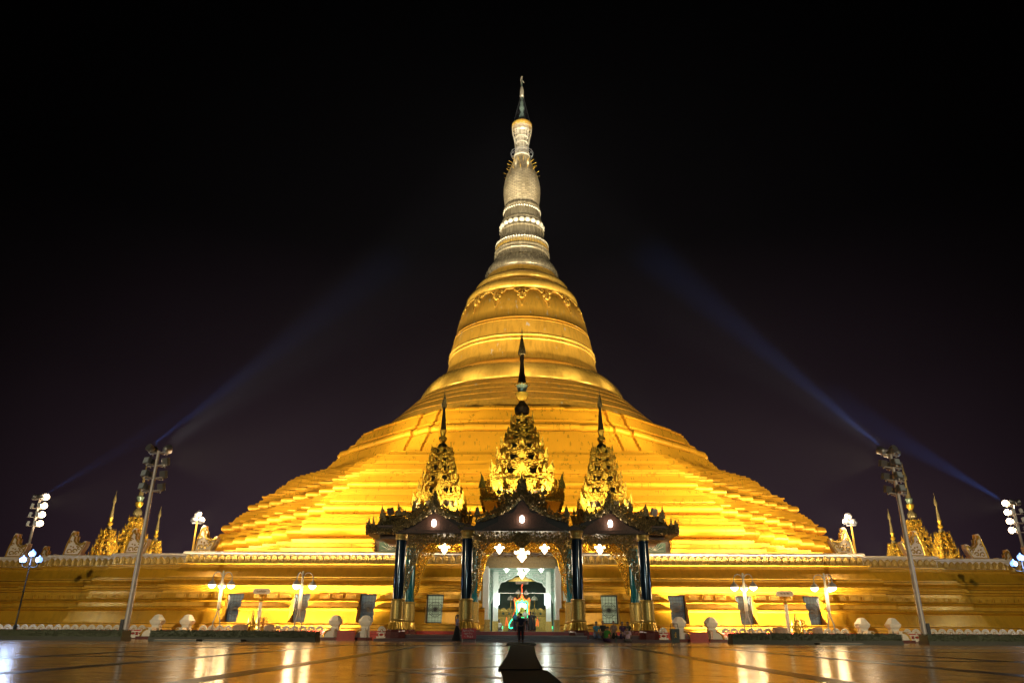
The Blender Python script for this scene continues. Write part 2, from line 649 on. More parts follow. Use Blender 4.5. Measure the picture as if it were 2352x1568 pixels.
def carpet(pts, z, label):
    n = len(pts)
    V = [(x, y, z + .003) for x, y in pts] + [(x, y, z + .018) for x, y in pts]
    F = [tuple(reversed(range(n))), tuple(range(n, 2 * n))] + [(i, (i + 1) % n, (i + 1) % n + n, i + n) for i in range(n)]
    return tag(MB().add(V, F).build('carpet_runner', 'carpet'), label, 'carpet', 'carpet runners leading to the steps')


zf2 = lambda x, y, z=0.0: ground_px((1400 + x * .5952) * .57422, (2500 + y * .5952) * .57422, z)


def subdiv_strip(mb, pts):
    mb.add(pts, [(0, 1, 2, 3)])


g = MB()
for x in (-4.9, 4.95, -8.85, 9.1, -13.2, 13.2):
    subdiv_strip(g, floor_strip((x, 2), (x, 39.3), .46))
for y in (21.8, 32.0):
    for x0, x1 in ((-60, -9.03), (9.28, 60)):
        subdiv_strip(g, floor_strip((x0, y), (x1, y), .46))
for y0 in (15.2, 27.5):
    c = [(-2.55, y0), (0, y0 + 2.4), (2.55, y0), (0, y0 - 2.4)]
    for i in range(4):
        p, q = Vector(c[i]), Vector(c[(i + 1) % 4])
        d = (q - p).normalized() * .16
        subdiv_strip(g, floor_strip(tuple(p + d), tuple(q - d), .38))
for sx_ in (-1, 1):
    for y0 in (24.0,):
        c = [(sx_ * 4.4 + sx_ * 6.6, y0 - 3.2), (sx_ * 9.2 + sx_ * 2.9, y0 - .3)]
structure(g.build('inlaid_floor_strip', 'strip'))

a, b = zf2(1015, 305), zf2(1325, 305)
c1, d1 = zf2(1420, 388), zf2(1030, 388)
kx = lambda p, q, Y: p[0] + (q[0] - p[0]) * (Y - p[1]) / (q[1] - p[1])
carpet([a, d1, (d1[0] - .02, 7.0), (kx(b, c1, 10.5) + .06, 7.0), c1, b], 0, 'dark green carpet strip nearest the camera, running out of the bottom of the picture')
a, b = zf2(995, 302), zf2(1295, 302)
carpet([(a[0], a[1] - .25), (b[0], b[1] - .25), (b[0] + .02, 24), (.62, 39.42), (-.58, 39.42), (a[0] + .02, 24)], .016, 'dark green carpet strip in the middle of the floor, overlapping the one near the camera')
carpet([(-.80, 39.56), (.72, 39.56), (.78, 43), (.72, 49.2), (-.86, 49.2), (-.84, 43)], UPZ, 'short dark green carpet piece on the raised pavement under the standing man')

# ------------------------------------------------------------------ the great pagoda
AX = 100.0
pag = thing('pagoda', 'huge golden stupa with stepped terraces, bell and tall pale spire', 'pagoda', (0, AX, 0))


def interp(x, tab):
    if x <= tab[0][0]:
        (x0, y0), (x1, y1) = tab[0], tab[1]
    elif x >= tab[-1][0]:
        (x0, y0), (x1, y1) = tab[-2], tab[-1]
    else:
        for (x0, y0), (x1, y1) in zip(tab, tab[1:]):
            if x <= x1:
                break
    return y0 + (y1 - y0) * (x - x0) / (x1 - x0)


ATAB = [(24.5, 12.3), (26.69, 13.7), (29.02, 15.0), (30.72, 16.19), (32.79, 17.76), (33.92, 18.72), (36.2, 20.9)]


def plan_square(wd):
    a = interp(wd, ATAB)
    s = (wd - a) / 8
    q = []
    for k in range(8):
        q.append((a + k * s, -(wd - k * s)))
        q.append((a + k * s, -(wd - (k + 1) * s)))
    q.append((wd, -a))
    out = []
    for r in range(4):
        for x, y in q:
            for _ in range(r):
                x, y = -y, x
            out.append((x, y + AX))
    return out


def plan_oct(c):
    a0 = 4.75 + (c - 21.4) * .62
    a1, dl = a0 + 2.75, .36
    t = math.tan(PI / 8)
    q = [(-a1, -(c - dl)), (-a0, -(c - dl)), (-a0, -c), (a0, -c), (a0, -(c - dl)), (a1, -(c - dl)), (a1, -(c - 2 * dl)), ((c - 2 * dl) * t, -(c - 2 * dl)), ]
    q = [(-a1, -(c - 2 * dl))] + q
    out = []
    for r in range(8):
        ca, sa = math.cos(r * PI / 4), math.sin(r * PI / 4)
        for x, y in q:
            out.append((x * ca - y * sa, x * sa + y * ca + AX))
    return out


def bulge(c, z, r, n=9, a0=-90, a1=90, sq=1.0):
    return [(c + r * math.cos(R_(a0 + (a1 - a0) * k / n)), z + r * sq * math.sin(R_(a0 + (a1 - a0) * k / n))) for k in range(n + 1)]


low = [(36.5, 6.0), (36.3, 6.55), (35.95, 6.75), (35.95, 7.2), (35.65, 7.3), (35.6, 7.6), (35.2, 7.68), (35.2, 8.0), (34.7, 8.1), (34.3, 8.2)]
low += bulge(34.05, 8.9, .60)
low += [(33.75, 9.55), (33.7, 9.78), (33.5, 9.82), (33.45, 10.1), (33.3, 10.14), (33.2, 10.42), (32.9, 10.5)]
low += bulge(32.75, 11.0, .42)
low += [(32.5, 11.45), (32.45, 11.6), (32.6, 11.62), (32.6, 11.72), (32.3, 11.76), (32.0, 12.35), (31.8, 12.4), (31.75, 12.62), (31.55, 12.66), (31.5, 12.9), (31.25, 12.95), (31.2, 13.1), (30.9, 13.15)]
low += bulge(30.75, 13.52, .38)
low += [(30.5, 13.95), (30.45, 14.1), (30.2, 14.15), (30.1, 14.45), (29.85, 14.5), (29.8, 14.75), (29.95, 14.78), (29.95, 14.95), (29.55, 14.99), (29.5, 15.12), (29.35, 15.14), (29.35, 15.3), (28.85, 15.34),
        (28.6, 15.95), (28.45, 16.0), (28.4, 16.15), (28.2, 16.18), (28.15, 16.42), (27.85, 16.46), (27.6, 17.0), (27.4, 17.05), (27.35, 17.2), (27.1, 17.24), (26.8, 17.6), (26.5, 17.65), (26.45, 17.82), (24.6, 17.9)]
MB().sweep(plan_square, low).build('lower_terraces', 'terrace_gold', pag, smooth=40)
octp = [(25.9, 17.6), (25.8, 18.1), (25.55, 18.15), (25.45, 18.65), (25.2, 18.7), (25.1, 19.15), (24.8, 19.2), (24.7, 19.62), (24.45, 19.68), (24.35, 20.08), (24.05, 20.14), (23.95, 20.52), (23.6, 20.6)]
octp += bulge(23.35, 21.12, .42)
octp += [(23.0, 21.58), (22.9, 21.85), (22.65, 21.9), (22.6, 22.08), (22.7, 22.1), (22.7, 22.2), (22.4, 22.24), (22.35, 22.36), (22.1, 22.4), (21.75, 23.35), (21.45, 23.42), (21.3, 23.78), (21.4, 23.8), (21.4, 23.92), (21.0, 23.96), (20.8, 24.28), (20.2, 24.35), (18.5, 24.4)]
MB().sweep(plan_oct, octp).build('octagonal_terraces', 'terrace_gold', pag, smooth=40)
A = (0, AX, 0)
rings = [(19.9, 24.2), (19.75, 24.5), (18.75, 25.8), (18.45, 25.83), (18.45, 25.97), (18.62, 25.99), (17.55, 26.98), (17.25, 27.0), (17.25, 27.14), (17.42, 27.16), (16.65, 27.88), (16.35, 27.9), (16.35, 28.03), (16.5, 28.05), (15.85, 28.70), (15.55, 28.73), (15.55, 28.86), (15.7, 28.88), (14.75, 29.72), (14.3, 29.76)]
MB().lathe(rings, 160, A).build('round_terraces', 'bell_gold', pag, smooth=35)
MB().lathe([(13.9, 29.74), (14.25, 29.9), (14.35, 30.25), (14.25, 30.75), (13.9, 31.4), (13.4, 32.05), (12.85, 32.6), (12.2, 33.1), (11.6, 33.5), (11.2, 33.7)], 160, A).build('lotus_ring', 'ring_gold', pag, smooth=50)
bell = MB().lathe([(11.25, 33.65), (10.95, 34.4), (10.75, 35.1), (10.6, 35.9), (10.52, 36.5), (10.48, 37.2), (10.38, 37.9), (9.98, 39.6), (10.02, 39.62), (10.0, 39.72), (9.92, 39.78), (9.85, 40.05), (9.9, 40.07), (9.88, 40.15), (9.8, 40.2), (9.55, 41.7), (9.05, 43.4), (8.5, 44.6), (7.9, 45.4)], 160, A).build('bell', 'bell_gold', pag, smooth=50)
b_ = MB()
for z, r in ((36.65, 10.56), (37.25, 10.52)):
    b_.lathe([(r - .1, z - .16), (r + .02, z - .14), (r + .12, z - .05), (r + .12, z + .05), (r + .02, z + .14), (r - .1, z + .16)], 160, A)
b_.build('bell_band', 'ring_gold', pag, smooth=60)


def floral(ang):
    """scrolling relief hanging from the bell's shoulder"""
    mb = MB()
    ca, sa = math.cos(ang), math.sin(ang)

    def P(u, z):
        r = interp(z, [(41.7, 9.62), (43.4, 9.12), (44.6, 8.57), (45.4, 8.0)]) + .05
        t = ang + u / r
        return Vector((r * math.cos(t), AX + r * math.sin(t), z))
    for u0, z0, rr, s in ((-.55, 44.55, .33, 1), (.55, 44.55, .33, -1), (-.38, 43.75, .26, 1), (.38, 43.75, .26, -1)):
        pts = []
        for k in range(15):
            t = k / 14 * 2.6 * PI
            q = rr * (1 - .8 * k / 14)
            pts.append(P(u0 + s * q * math.cos(t + .5), z0 + q * math.sin(t + .5)))
        mb.tube(pts, .11, 6, .07)
    mb.tube([P(0, 45.2), P(.1, 44.8), P(0, 44.3), P(-.08, 44.0), P(0, 43.4), P(0, 43.2)], .12, 6)
    for s in (-1, 1):
        mb.tube([P(s * .5, 43.5), P(s * .55, 43.2), P(s * .25, 42.7), P(0.03 * s, 41.9)], .05, 6)
        mb.tube([P(s * .9, 44.75), P(s * 1.15, 45.05), P(s * 1.45, 45.0), P(s * 1.75, 45.12)], .09, 6, .06)
    mb.tube([P(-.3, 43.3), P(0, 43.15), P(.3, 43.3)], .09, 6)
    for u, z, r in ((0, 44.15, .16), (0, 43.25, .13), (-.95, 44.6, .1), (.95, 44.6, .1)):
        mb.ball(P(u, z), r, 8, 5)
    return mb


for k in range(-4, 5):
    floral(-PI / 2 + k * PI / 8).build('floral_relief', 'ring_gold', pag, smooth=60)
MB().lathe([(7.9, 45.25), (8.25, 45.4), (8.38, 45.75), (8.25, 46.25), (7.95, 46.75), (7.5, 47.15), (7.0, 47.4), (6.75, 47.45)], 128, A).build('shoulder_ring', 'ring_gold', pag, smooth=60)
MB().lathe([(6.75, 47.4), (6.72, 47.7), (6.95, 47.72), (7.08, 47.95), (7.0, 48.25), (6.75, 48.6), (6.35, 48.9), (5.95, 49.0)], 128, A).build('shoulder_ring', 'ring_gold', pag, smooth=60)
MB().lathe([(5.95, 48.95), (5.75, 49.3), (5.5, 50.0), (5.3, 50.35)], 128, A).build('gold_neck', 'bell_gold', pag, smooth=60)
MB().lathe([(5.25, 50.3), (5.42, 50.35), (5.42, 50.5), (5.5, 50.55), (5.58, 50.85), (5.45, 51.25), (5.15, 51.8), (4.8, 52.35), (4.45, 52.9), (4.38, 52.92), (4.38, 53.02), (4.3, 53.1), (4.12, 53.9)], 128, A).build('pale_cushion', 'pale_gold', pag, smooth=50)
MB().lathe([(4.1, 53.85), (4.24, 53.95), (4.3, 54.12), (4.2, 54.3), (4.05, 54.35), (4.05, 54.5), (4.22, 54.55), (4.27, 54.7), (4.2, 54.85), (4.05, 54.9), (3.98, 55.5), (4.1, 55.52), (4.15, 55.65), (4.02, 55.75), (3.75, 56.4), (3.5, 57.0), (3.42, 57.2), (3.36, 58.2), (3.46, 58.25), (3.5, 58.4), (3.42, 58.55), (3.2, 58.6), (3.08, 59.9), (3.22, 59.95), (3.24, 60.1), (3.15, 60.25), (3.0, 60.3), (2.9, 61.6), (2.78, 61.7), (2.72, 62.3), (2.9, 62.4), (2.94, 62.6), (2.86, 62.8), (2.7, 62.85), (2.7, 63.2)], 96, A).build('ringed_neck', 'pale_gold', pag, smooth=40)


def ball_ring(R, z, n, r, sz=1.0):
    mb = MB()
    for k in range(n):
        a = -PI / 2 + 2 * PI * k / n
        mb.ball((R * math.cos(a), AX + R * math.sin(a), z), r, 10, 7, sz)
    return mb


for R, z, n, r in ((3.98, 55.95, 60, .18), (2.88, 61.95, 44, .16)):
    ball_ring(R, z, n, r).build('bead_ring', 'silver_gold', pag, smooth=80)
for k in range(22):
    a = -PI / 2 + 2 * PI * k / 22
    if math.sin(a) < .45:
        MB().ball((3.15 * math.cos(a), AX + 3.15 * math.sin(a), 59.25), .44, 14, 9).build('lotus_ball', 'silver_gold', pag, smooth=80)
fl = MB()
for k in range(90):
    a = 2 * PI * k / 90
    fl.box((4.06 * math.cos(a), AX + 4.06 * math.sin(a), 55.2), (.1, .12, .55), a)
fl.build('fluted_band', 'ring_gold', pag)
MB().lathe([(2.68, 63.15), (2.72, 63.6), (2.85, 64.5), (2.95, 65.6), (2.93, 66.8), (2.78, 67.8), (2.5, 68.9), (2.13, 69.8), (1.75, 70.8), (1.42, 71.8), (1.2, 72.7)], 96, A).build('banana_bud', 'pale_gold_block', pag, smooth=60)
MB().lathe([(1.1, 72.6), (1.3, 72.65), (1.36, 72.8), (1.3, 72.95), (1.12, 73.0), (1.1, 73.4)], 64, A).build('bud_crown', 'silver_gold', pag, smooth=40)
for z, n, L in ((71.0, 16, .8), (69.2, 14, .6)):
    R = interp(z, [(68.9, 2.5), (69.8, 2.13), (70.8, 1.75), (71.8, 1.42)])
    for k in range(n):
        a = 2 * PI * (k + .3) / n
        if math.sin(a) > .35:
            continue
        d = Vector((math.cos(a), math.sin(a), .35)).normalized()
        p = Vector((R * math.cos(a), AX + R * math.sin(a), z))
        MB().tube([p - d * .1, p + d * L], .045, 6).build('lamp_spike', 'ring_gold', pag)
# the umbrella crown: open metal lattice round a jewelled core
H = MB()
hp = [(1.12, 73.3), (1.1, 74.2), (1.16, 75.2), (1.26, 76.0), (1.42, 76.8), (1.58, 77.5), (1.62, 78.3), (1.52, 79.0)]
for k in range(30):
    a = 2 * PI * k / 30
    a2 = a + .5 * (1 if k % 2 else -1)
    H.tube([(r * math.cos(a + (a2 - a) * i / 7), AX + r * math.sin(a + (a2 - a) * i / 7), z) for i, (r, z) in enumerate(hp)], .035, 5)
for r, z in hp[1:-1]:
    H.tube([(r * math.cos(2 * PI * i / 32), AX + r * math.sin(2 * PI * i / 32), z) for i in range(33)], .03, 5)
H.build('umbrella_lattice', 'silver_gold', pag, smooth=60)
MB().lathe([(1.0, 73.2), (.85, 74.0), (.98, 74.1), (.8, 74.3), (.78, 75.4), (.95, 75.5), (.78, 75.7), (.8, 76.5), (1.02, 76.6), (.8, 76.8), (.9, 77.7), (1.2, 77.9), (1.2, 78.8)], 40, A).build('umbrella_core', 'silver_gold', pag, smooth=40)
MB().lathe([(1.45, 78.7), (1.66, 78.75), (1.72, 78.95), (1.66, 79.15), (1.5, 79.2), (1.3, 79.25)], 48, A).build('umbrella_rim', 'ring_gold', pag, smooth=40)
hoop = MB()
for z, r in ((73.1, 1.75), (73.45, 1.82)):
    hoop.tube([(r * math.cos(2 * PI * i / 40), AX + r * math.sin(2 * PI * i / 40), z) for i in range(41)], .045, 5)
for k in range(12):
    a = 2 * PI * k / 12
    hoop.tube([(1.25 * math.cos(a), AX + 1.25 * math.sin(a), 72.9), (1.82 * math.cos(a), AX + 1.82 * math.sin(a), 73.1), (1.84 * math.cos(a), AX + 1.84 * math.sin(a), 73.7)], .03, 4)
hoop.build('catwalk_hoop', 'housing', pag)
MB().lathe([(1.1, 79.2), (1.0, 79.5), (.75, 79.55), (.85, 79.9), (.6, 80.0), (.68, 80.4), (.45, 80.5), (.52, 80.9), (.34, 81.0), (.38, 81.4), (.26, 81.5), (.26, 82.0), (.42, 82.3), (.46, 82.8), (.3, 83.2), (.38, 83.6), (.2, 84.1), (.2, 85.0), (.3, 85.1), (.3, 85.4), (.26, 85.5), (.28, 86.6), (.2, 86.8), (.14, 87.6), (.10, 88.6)], 28, A).build('jewelled_finial', 'mosaic_green', pag, smooth=40)
MB().lathe([(.24, 84.9), (.36, 85.0), (.34, 85.5), (.36, 86.0), (.30, 86.6), (.22, 87.0)], 20, A).build('crystal_collar', 'silver_gold', pag, smooth=40)
v = MB()
v.prism([(-.10, 87.2), (.12, 87.2), (.10, 88.2), (.42, 87.9), (.34, 88.25), (.12, 88.45), (.1, 89.0), (-.2, 89.1), (-.28, 88.6), (-.2, 88.2)], AX - .06, AX + .06)
v.ball((0, AX, 89.25), .17, 10, 6)
v.build('vane', 'silver_gold', pag)
st = MB()
for k in range(12):
    a = 2 * PI * k / 12
    st.tube([(1.5 * math.cos(a), AX + 1.5 * math.sin(a), 79.1), (.2 * math.cos(a), AX + .2 * math.sin(a), 85.3)], .018, 4)
st.build('stay_wire', 'housing', pag)

# ------------------------------------------------------------------ the terrace wall round its foot
wall = thing('terrace_wall', 'long golden moulded wall with white coping and arched frieze below the pagoda', 'wall', (0, 62, 0))
HW = [(27.6, 62), (34.6, 64), (41.4, 66), (48.3, 68), (56, 70)]


def plan_right(o, x0=None):
    out = []
    for k, (h, y) in enumerate(HW):
        out.append((h + o, y - o))
        out.append((h + o, (HW[k + 1][1] if k < 4 else 140) - o if k < 4 else 140))
    return out


def plan_side(sgn, x0):
    def f(o):
        P = [(x0, 62 - o)] + plan_right(o)
        P = [(sgn * x, y) for x, y in P]
        return P if sgn > 0 else P[::-1]
    return f


pr_a = [(2.56, .66), (2.56, .80), (2.36, .86), (2.36, 1.06), (2.14, 1.14), (2.12, 1.22)]
pr_b = [(2.12, 1.22), (1.78, 2.06), (1.80, 2.09), (1.93, 2.13), (1.99, 2.21), (1.93, 2.29), (1.78, 2.34), (1.5, 2.40), (1.44, 2.69), (1.52, 2.73), (1.58, 2.80), (1.52, 2.87), (1.2, 2.94), (1.13, 3.0), (1.03, 3.36)]
pr_c = [(1.03, 3.36), (1.0, 3.58), (1.2, 3.63), (1.22, 3.76), (1.36, 3.82), (1.38, 3.98), (1.28, 4.04), (.86, 4.10), (.84, 4.16), (.96, 4.26), (1.06, 4.38), (1.04, 4.5), (.9, 4.55), (.96, 4.57), (.96, 4.64), (.74, 4.68), (.70, 4.72), (.28, 5.40)]
pr_d = [(.28, 5.40), (.25, 5.60), (.42, 5.63), (.42, 5.71), (.14, 5.75), (.10, 5.78)]
DOOR = 2.9
WX = [6.84, 12.15, 17.43, 22.7]
WH = .66


def seg_plan(x0, x1):
    return lambda o: [(x0, 62 - o), (x1, 62 - o)]


def cap(mb, x, prof, back=60.85 + .0):
    n = len(prof)
    for k in range(n - 1):
        (o0, z0), (o1, z1) = prof[k], prof[k + 1]
        if abs(z1 - z0) < 1e-6:
            continue
        mb.add([(x, 62 - o0, z0), (x, 62 - o1, z1), (x, 62.4, z1), (x, 62.4, z0)], [(0, 1, 2, 3)])


wm = MB()
for sg in (-1, 1):
    wm.sweep(plan_side(sg, DOOR), pr_a, closed=False)
    cap(wm, sg * DOOR, pr_a)
    xs = [DOOR]
    for x in WX:
        xs += [x - WH, x + WH]
    for i in range(0, len(xs) - 1, 2):
        wm.sweep(seg_plan(sg * xs[i], sg * xs[i + 1]), pr_b, closed=False)
        cap(wm, sg * xs[i], pr_b)
        cap(wm, sg * xs[i + 1], pr_b)
    wm.sweep(plan_side(sg, xs[-1]), pr_b, closed=False)
    cap(wm, sg * xs[-1], pr_b)
    wm.sweep(plan_side(sg, DOOR), pr_c, closed=False)
    cap(wm, sg * DOOR, pr_c)
    for x in WX:                                   # window heads and sills
        wm.add([(sg * (x - WH), 62 - 1.03, 3.36), (sg * (x + WH), 62 - 1.03, 3.36), (sg * (x + WH), 62.4, 3.36), (sg * (x - WH), 62.4, 3.36)], [(0, 1, 2, 3)])
        wm.add([(sg * (x - WH), 62 - 2.12, 1.22), (sg * (x + WH), 62 - 2.12, 1.22), (sg * (x + WH), 62.4, 1.22), (sg * (x - WH), 62.4, 1.22)], [(0, 1, 2, 3)])
wm.sweep(lambda o: plan_side(-1, 0)(o)[:-1] + plan_side(1, 0)(o), pr_d, closed=False)
wm.build('wall_face', 'wall_gold', wall, smooth=30)
rb = MB()
for sg in (-1, 1):
    rb.sweep(plan_side(sg, DOOR), [(2.78, 0), (2.78, .40), (2.62, .44), (2.62, .66), (2.4, .665)], closed=False)
rb.build('red_base', 'red_base', wall)
fb = MB()
fb.sweep(lambda o: plan_side(-1, 0)(o)[:-1] + plan_side(1, 0)(o), [(.10, 5.78), (.04, 6.44)], closed=False)
fb.build('frieze_wall', 'white_plaster', wall)
fr = MB()


def motif_row(fn):
    """fn(x,y,half) for positions along every facet"""
    n = 102
    for k in range(n):
        fn(-27.6 + 55.2 * (k + .5) / n, 62)
    for sg in (-1, 1):
        for j in range(1, 4):
            x0, x1, y = HW[j - 1][0], HW[j][0], HW[j][1]
            for k in range(13):
                fn(sg * (x0 + (x1 - x0) * (k + .5) / 13), y)


def arch(x, y):
    o = [(-.235, 0), (-.235, .33), (-.2, .44), (-.11, .53), (0, .61), (.11, .53), (.2, .44), (.235, .33), (.235, 0)]
    fr.prism([(x + a, 5.79 + b) for a, b in o], y - .17, y - .06)
    fr.tube([(x + a * .9, y - .18, 5.80 + b * .96) for a, b in o], .042, 5)
    fr.tube([(x + a * .52, y - .18, 5.80 + b * .66) for a, b in o], .026, 5)
    fr.lathe([(.075, 0), (.08, .06), (.05, .15), (.01, .2)], 8, (x, y - .2, 5.80))


motif_row(arch)
fr.build('arched_frieze', 'frieze_gold', wall)
cp = MB()
cp.sweep(lambda o: plan_side(-1, 0)(o)[:-1] + plan_side(1, 0)(o), [(.05, 6.44), (.22, 6.46), (.25, 6.55), (.18, 6.66), (.05, 6.69), (-.55, 6.70), (-.55, 6.2)], closed=False)
cp.build('coping', 'white_plaster', wall)
sq = MB()


def square_relief(x, y):
    for h, t, d in ((.36, .045, .05), (.22, .04, .06), (.09, .09, .05)):
        yy = y - 1.13
        for dx, dz, a, b in ((-h, 0, t, h), (h, 0, t, h), (0, -h * .6, h, t), (0, h * .6, h, t)):
            b2 = b * .62 if b == h else b
            sq.box((x + dx, yy + (dz) * .18 - 0.02, 3.18 + dz * .55), (a * 2 if a == t else a * 2, d, max(.03, b2 * 1.1)))


for k in range(-26, 27):
    x = k * 1.04
    if abs(x) > 3.2 and min(abs(abs(x) - q) for q in WX) > 1.05:
        square_relief(x, 62)
for sg in (-1, 1):
    for j in range(1, 4):
        x0, x1, y = HW[j - 1][0], HW[j][0], HW[j][1]
        for k in range(6):
            square_relief(sg * (x0 + 1.6 + (x1 - x0) * (k + .1) / 6.3), y)
sq.build('square_relief', 'wall_gold', wall)
for sg in (-1, 1):
    for n_, x in enumerate(WX):
        lit = n_ == 0
        X = sg * x
        Yp = 61.25
        f = MB()
        for dx in (-WH + .04, WH - .04):
            f.box((X + dx, Yp - .05, 2.29), (.08, .12, 2.12))
        for z in (1.27, 3.31):
            f.box((X, Yp - .05, z), (2 * WH, .12, .08))
        f.box((X, Yp - .05, 2.2), (2 * WH, .1, .05))
        fo = f.build('window', 'grille', wall)
        MB().box((X, Yp + .06, 2.29), (2 * WH, .04, 2.14)).build('pane', 'window_lit' if lit else 'window_dim', fo)
        gm = MB()
        cz = 2.25
        for k in range(24):
            a = 2 * PI * k / 24
            gm.tube([(X + .1 * math.cos(a), Yp - .03, cz + .1 * math.sin(a)), (X + .55 * math.cos(a), Yp - .03, cz + .55 * math.sin(a))], .017, 4)
        gm.tube([(X + .55 * math.cos(2 * PI * k / 32), Yp - .03, cz + .55 * math.sin(2 * PI * k / 32)) for k in range(33)], .018, 5)
        gm.lathe([(.11, -.02), (.11, .02)], 16, (X, Yp - .03, cz), axis=(0, 1, 0))
        for k in range(-2, 3):
            gm.box((X + k * .24, Yp - .02, 2.29), (.024, .02, 2.05))
        for k in range(9):
            gm.box((X, Yp - .02, 1.4 + k * .23), (1.25, .02, .024))
        gm.build('wheel_grille', 'grille', fo)
te = MB()
te.sweep(lambda o: plan_side(-1, 0)(o)[:-1] + plan_side(1, 0)(o), [(-.5, 6.25), (-45, 6.25)], closed=False)
tb = MB()
for x0, x1, y0 in ((-27.05, 27.05, 62.55), (-34.05, -27.05, 64.55), (27.05, 34.05, 64.55), (-40.9, -34.05, 66.55), (34.05, 40.9, 66.55), (-47.8, -40.9, 68.55), (40.9, 47.8, 68.55), (-55.5, -47.8, 70.55), (47.8, 55.5, 70.55)):
    tb.add([(x0, y0, 6.22), (x1, y0, 6.22), (x1, 140, 6.22), (x0, 140, 6.22)], [(0, 1, 2, 3)])
tb.build('terrace_floor', 'white_plaster', wall)

# ------------------------------------------------------------------ floodlight masts
def mast(X, Y, H, sg, label, outer=False, proto_group='tall floodlight masts'):
    """grey tapered mast, four tiers of floodlights on cross arms"""
    b = (X, Y, UPZ if not outer else 0)
    t = thing('floodlight_mast', label, 'floodlight mast', b, proto_group)
    MB().tube([(X, Y, 0), (X, Y, H)], .20, 14, .11).build('pole', 'pole_grey', t, smooth=60)
    if not outer:
        MB().lathe([(.33, UPZ), (.33, .55), (.30, .58), (.22, .60)], 4, (X, Y, 0), a0=PI / 4).build('base', 'yellow_paint', t)
        MB().box((X + sg * .28, Y, .95), (.22, .3, .7)).build('control_box', 'dark_metal', t)
    aim = Vector((-X * .85, AX - Y, 6)).normalized()           # towards the pagoda
    hd = Vector((aim.x, aim.y, 0)).normalized()
    side = Vector((hd.y, -hd.x, 0))
    for k in range(4):
        z = H - .15 - k * .92
        am = MB()
        am.tube([Vector((X, Y, z)) - side * .85, Vector((X, Y, z)) + side * .85], .05, 6)
        am.tube([Vector((X, Y, z)) - hd * .7, Vector((X, Y, z)) + hd * .55], .05, 6)
        am.build('cross_arm', 'pole_grey', t)
        for q in range(4):
            off = [side * .75 + hd * .15, side * -.75 + hd * .15, side * .3 + hd * .5, side * -.3 + hd * -.55][q]
            c = Vector((X, Y, z + .28)) + off
            up_ = aim if q < 3 else -aim
            d = Vector((up_.x, up_.y, .38 if k == 0 else .12)).normalized()
            top = k == 0
            h = MB()
            if top:
                h.lathe([(.08, -.36), (.2, -.3), (.27, -.1), (.28, .16), (.25, .16)], 14, c, axis=d)
                lens = MB().lathe([(.25, .13), (.25, .15)], 14, c, axis=d)
            else:
                yaw = math.atan2(d.y, d.x) - PI / 2
                h.box(c, (.56, .24, .46), yaw, 1, R_(14 if q < 3 else 10))
                lens = MB().box(c + d * .14, (.48, .03, .38), yaw, 1, R_(14 if q < 3 else 10))
            h.box(c - Vector((0, 0, .27)), (.08, .08, .2))
            ho = h.build('floodlight', 'housing', t)
            on = (outer and (q == 2 or (top and q < 2))) or top and q < 3
            lens.build('lens', 'lamp_flood' if on else ('lamp_flood_dim' if q == 2 else 'lamp_dead'), ho)
            if outer and q == 2:                       # the lit lamp also shows its glowing bowl from the side
                MB().ball(c + d * .06 + side * -sg * 0, .31, 12, 8).build('glowing_bowl', 'lamp_flood', ho, smooth=80)
    return t


mast(-26.45, 52, 12.75, -1, 'tall grey floodlight mast with unlit lamp backs, left of the pagoda')
mast(26.45, 52, 12.7, 1, 'tall grey floodlight mast with unlit lamp backs, right of the pagoda')
mast(-51.5, 78, 13.6, -1, 'floodlight mast with four glowing lamps rising behind the far left wall', True)
mast(51.4, 78, 13.3, 1, 'floodlight mast with four glowing lamps rising behind the far right wall', True)
for sg, nm in ((-1, 'left'), (1, 'right')):
    X, Y = sg * 27.45, 62.55
    t = thing('wall_floodlight', 'short pole with a cluster of glaring lamps on the %s end of the central parapet' % nm, 'floodlight', (X, Y, 6.7), 'short lamp poles on the parapet')
    MB().tube([(X, Y, 6.65), (X, Y, 9.2)], .09, 8, .07).build('pole', 'yellow_paint', t)
    MB().tube([(X - .4, Y, 9.0), (X + .4, Y, 9.0)], .05, 6).build('cross_arm', 'pole_grey', t)
    for dx, dz in ((-.32, 9.3), (.28, 9.25), (-.05, 9.75)):
        hh = MB().lathe([(.1, -.25), (.26, -.05), (.30, .18)], 12, (X + dx, Y, dz), axis=(-sg * .8, .6, .25)).build('floodlight', 'housing', t)
        MB().ball((X + dx - sg * .1, Y, dz + .02), .22, 12, 8).build('glowing_bowl', 'lamp_flood', hh, smooth=80)


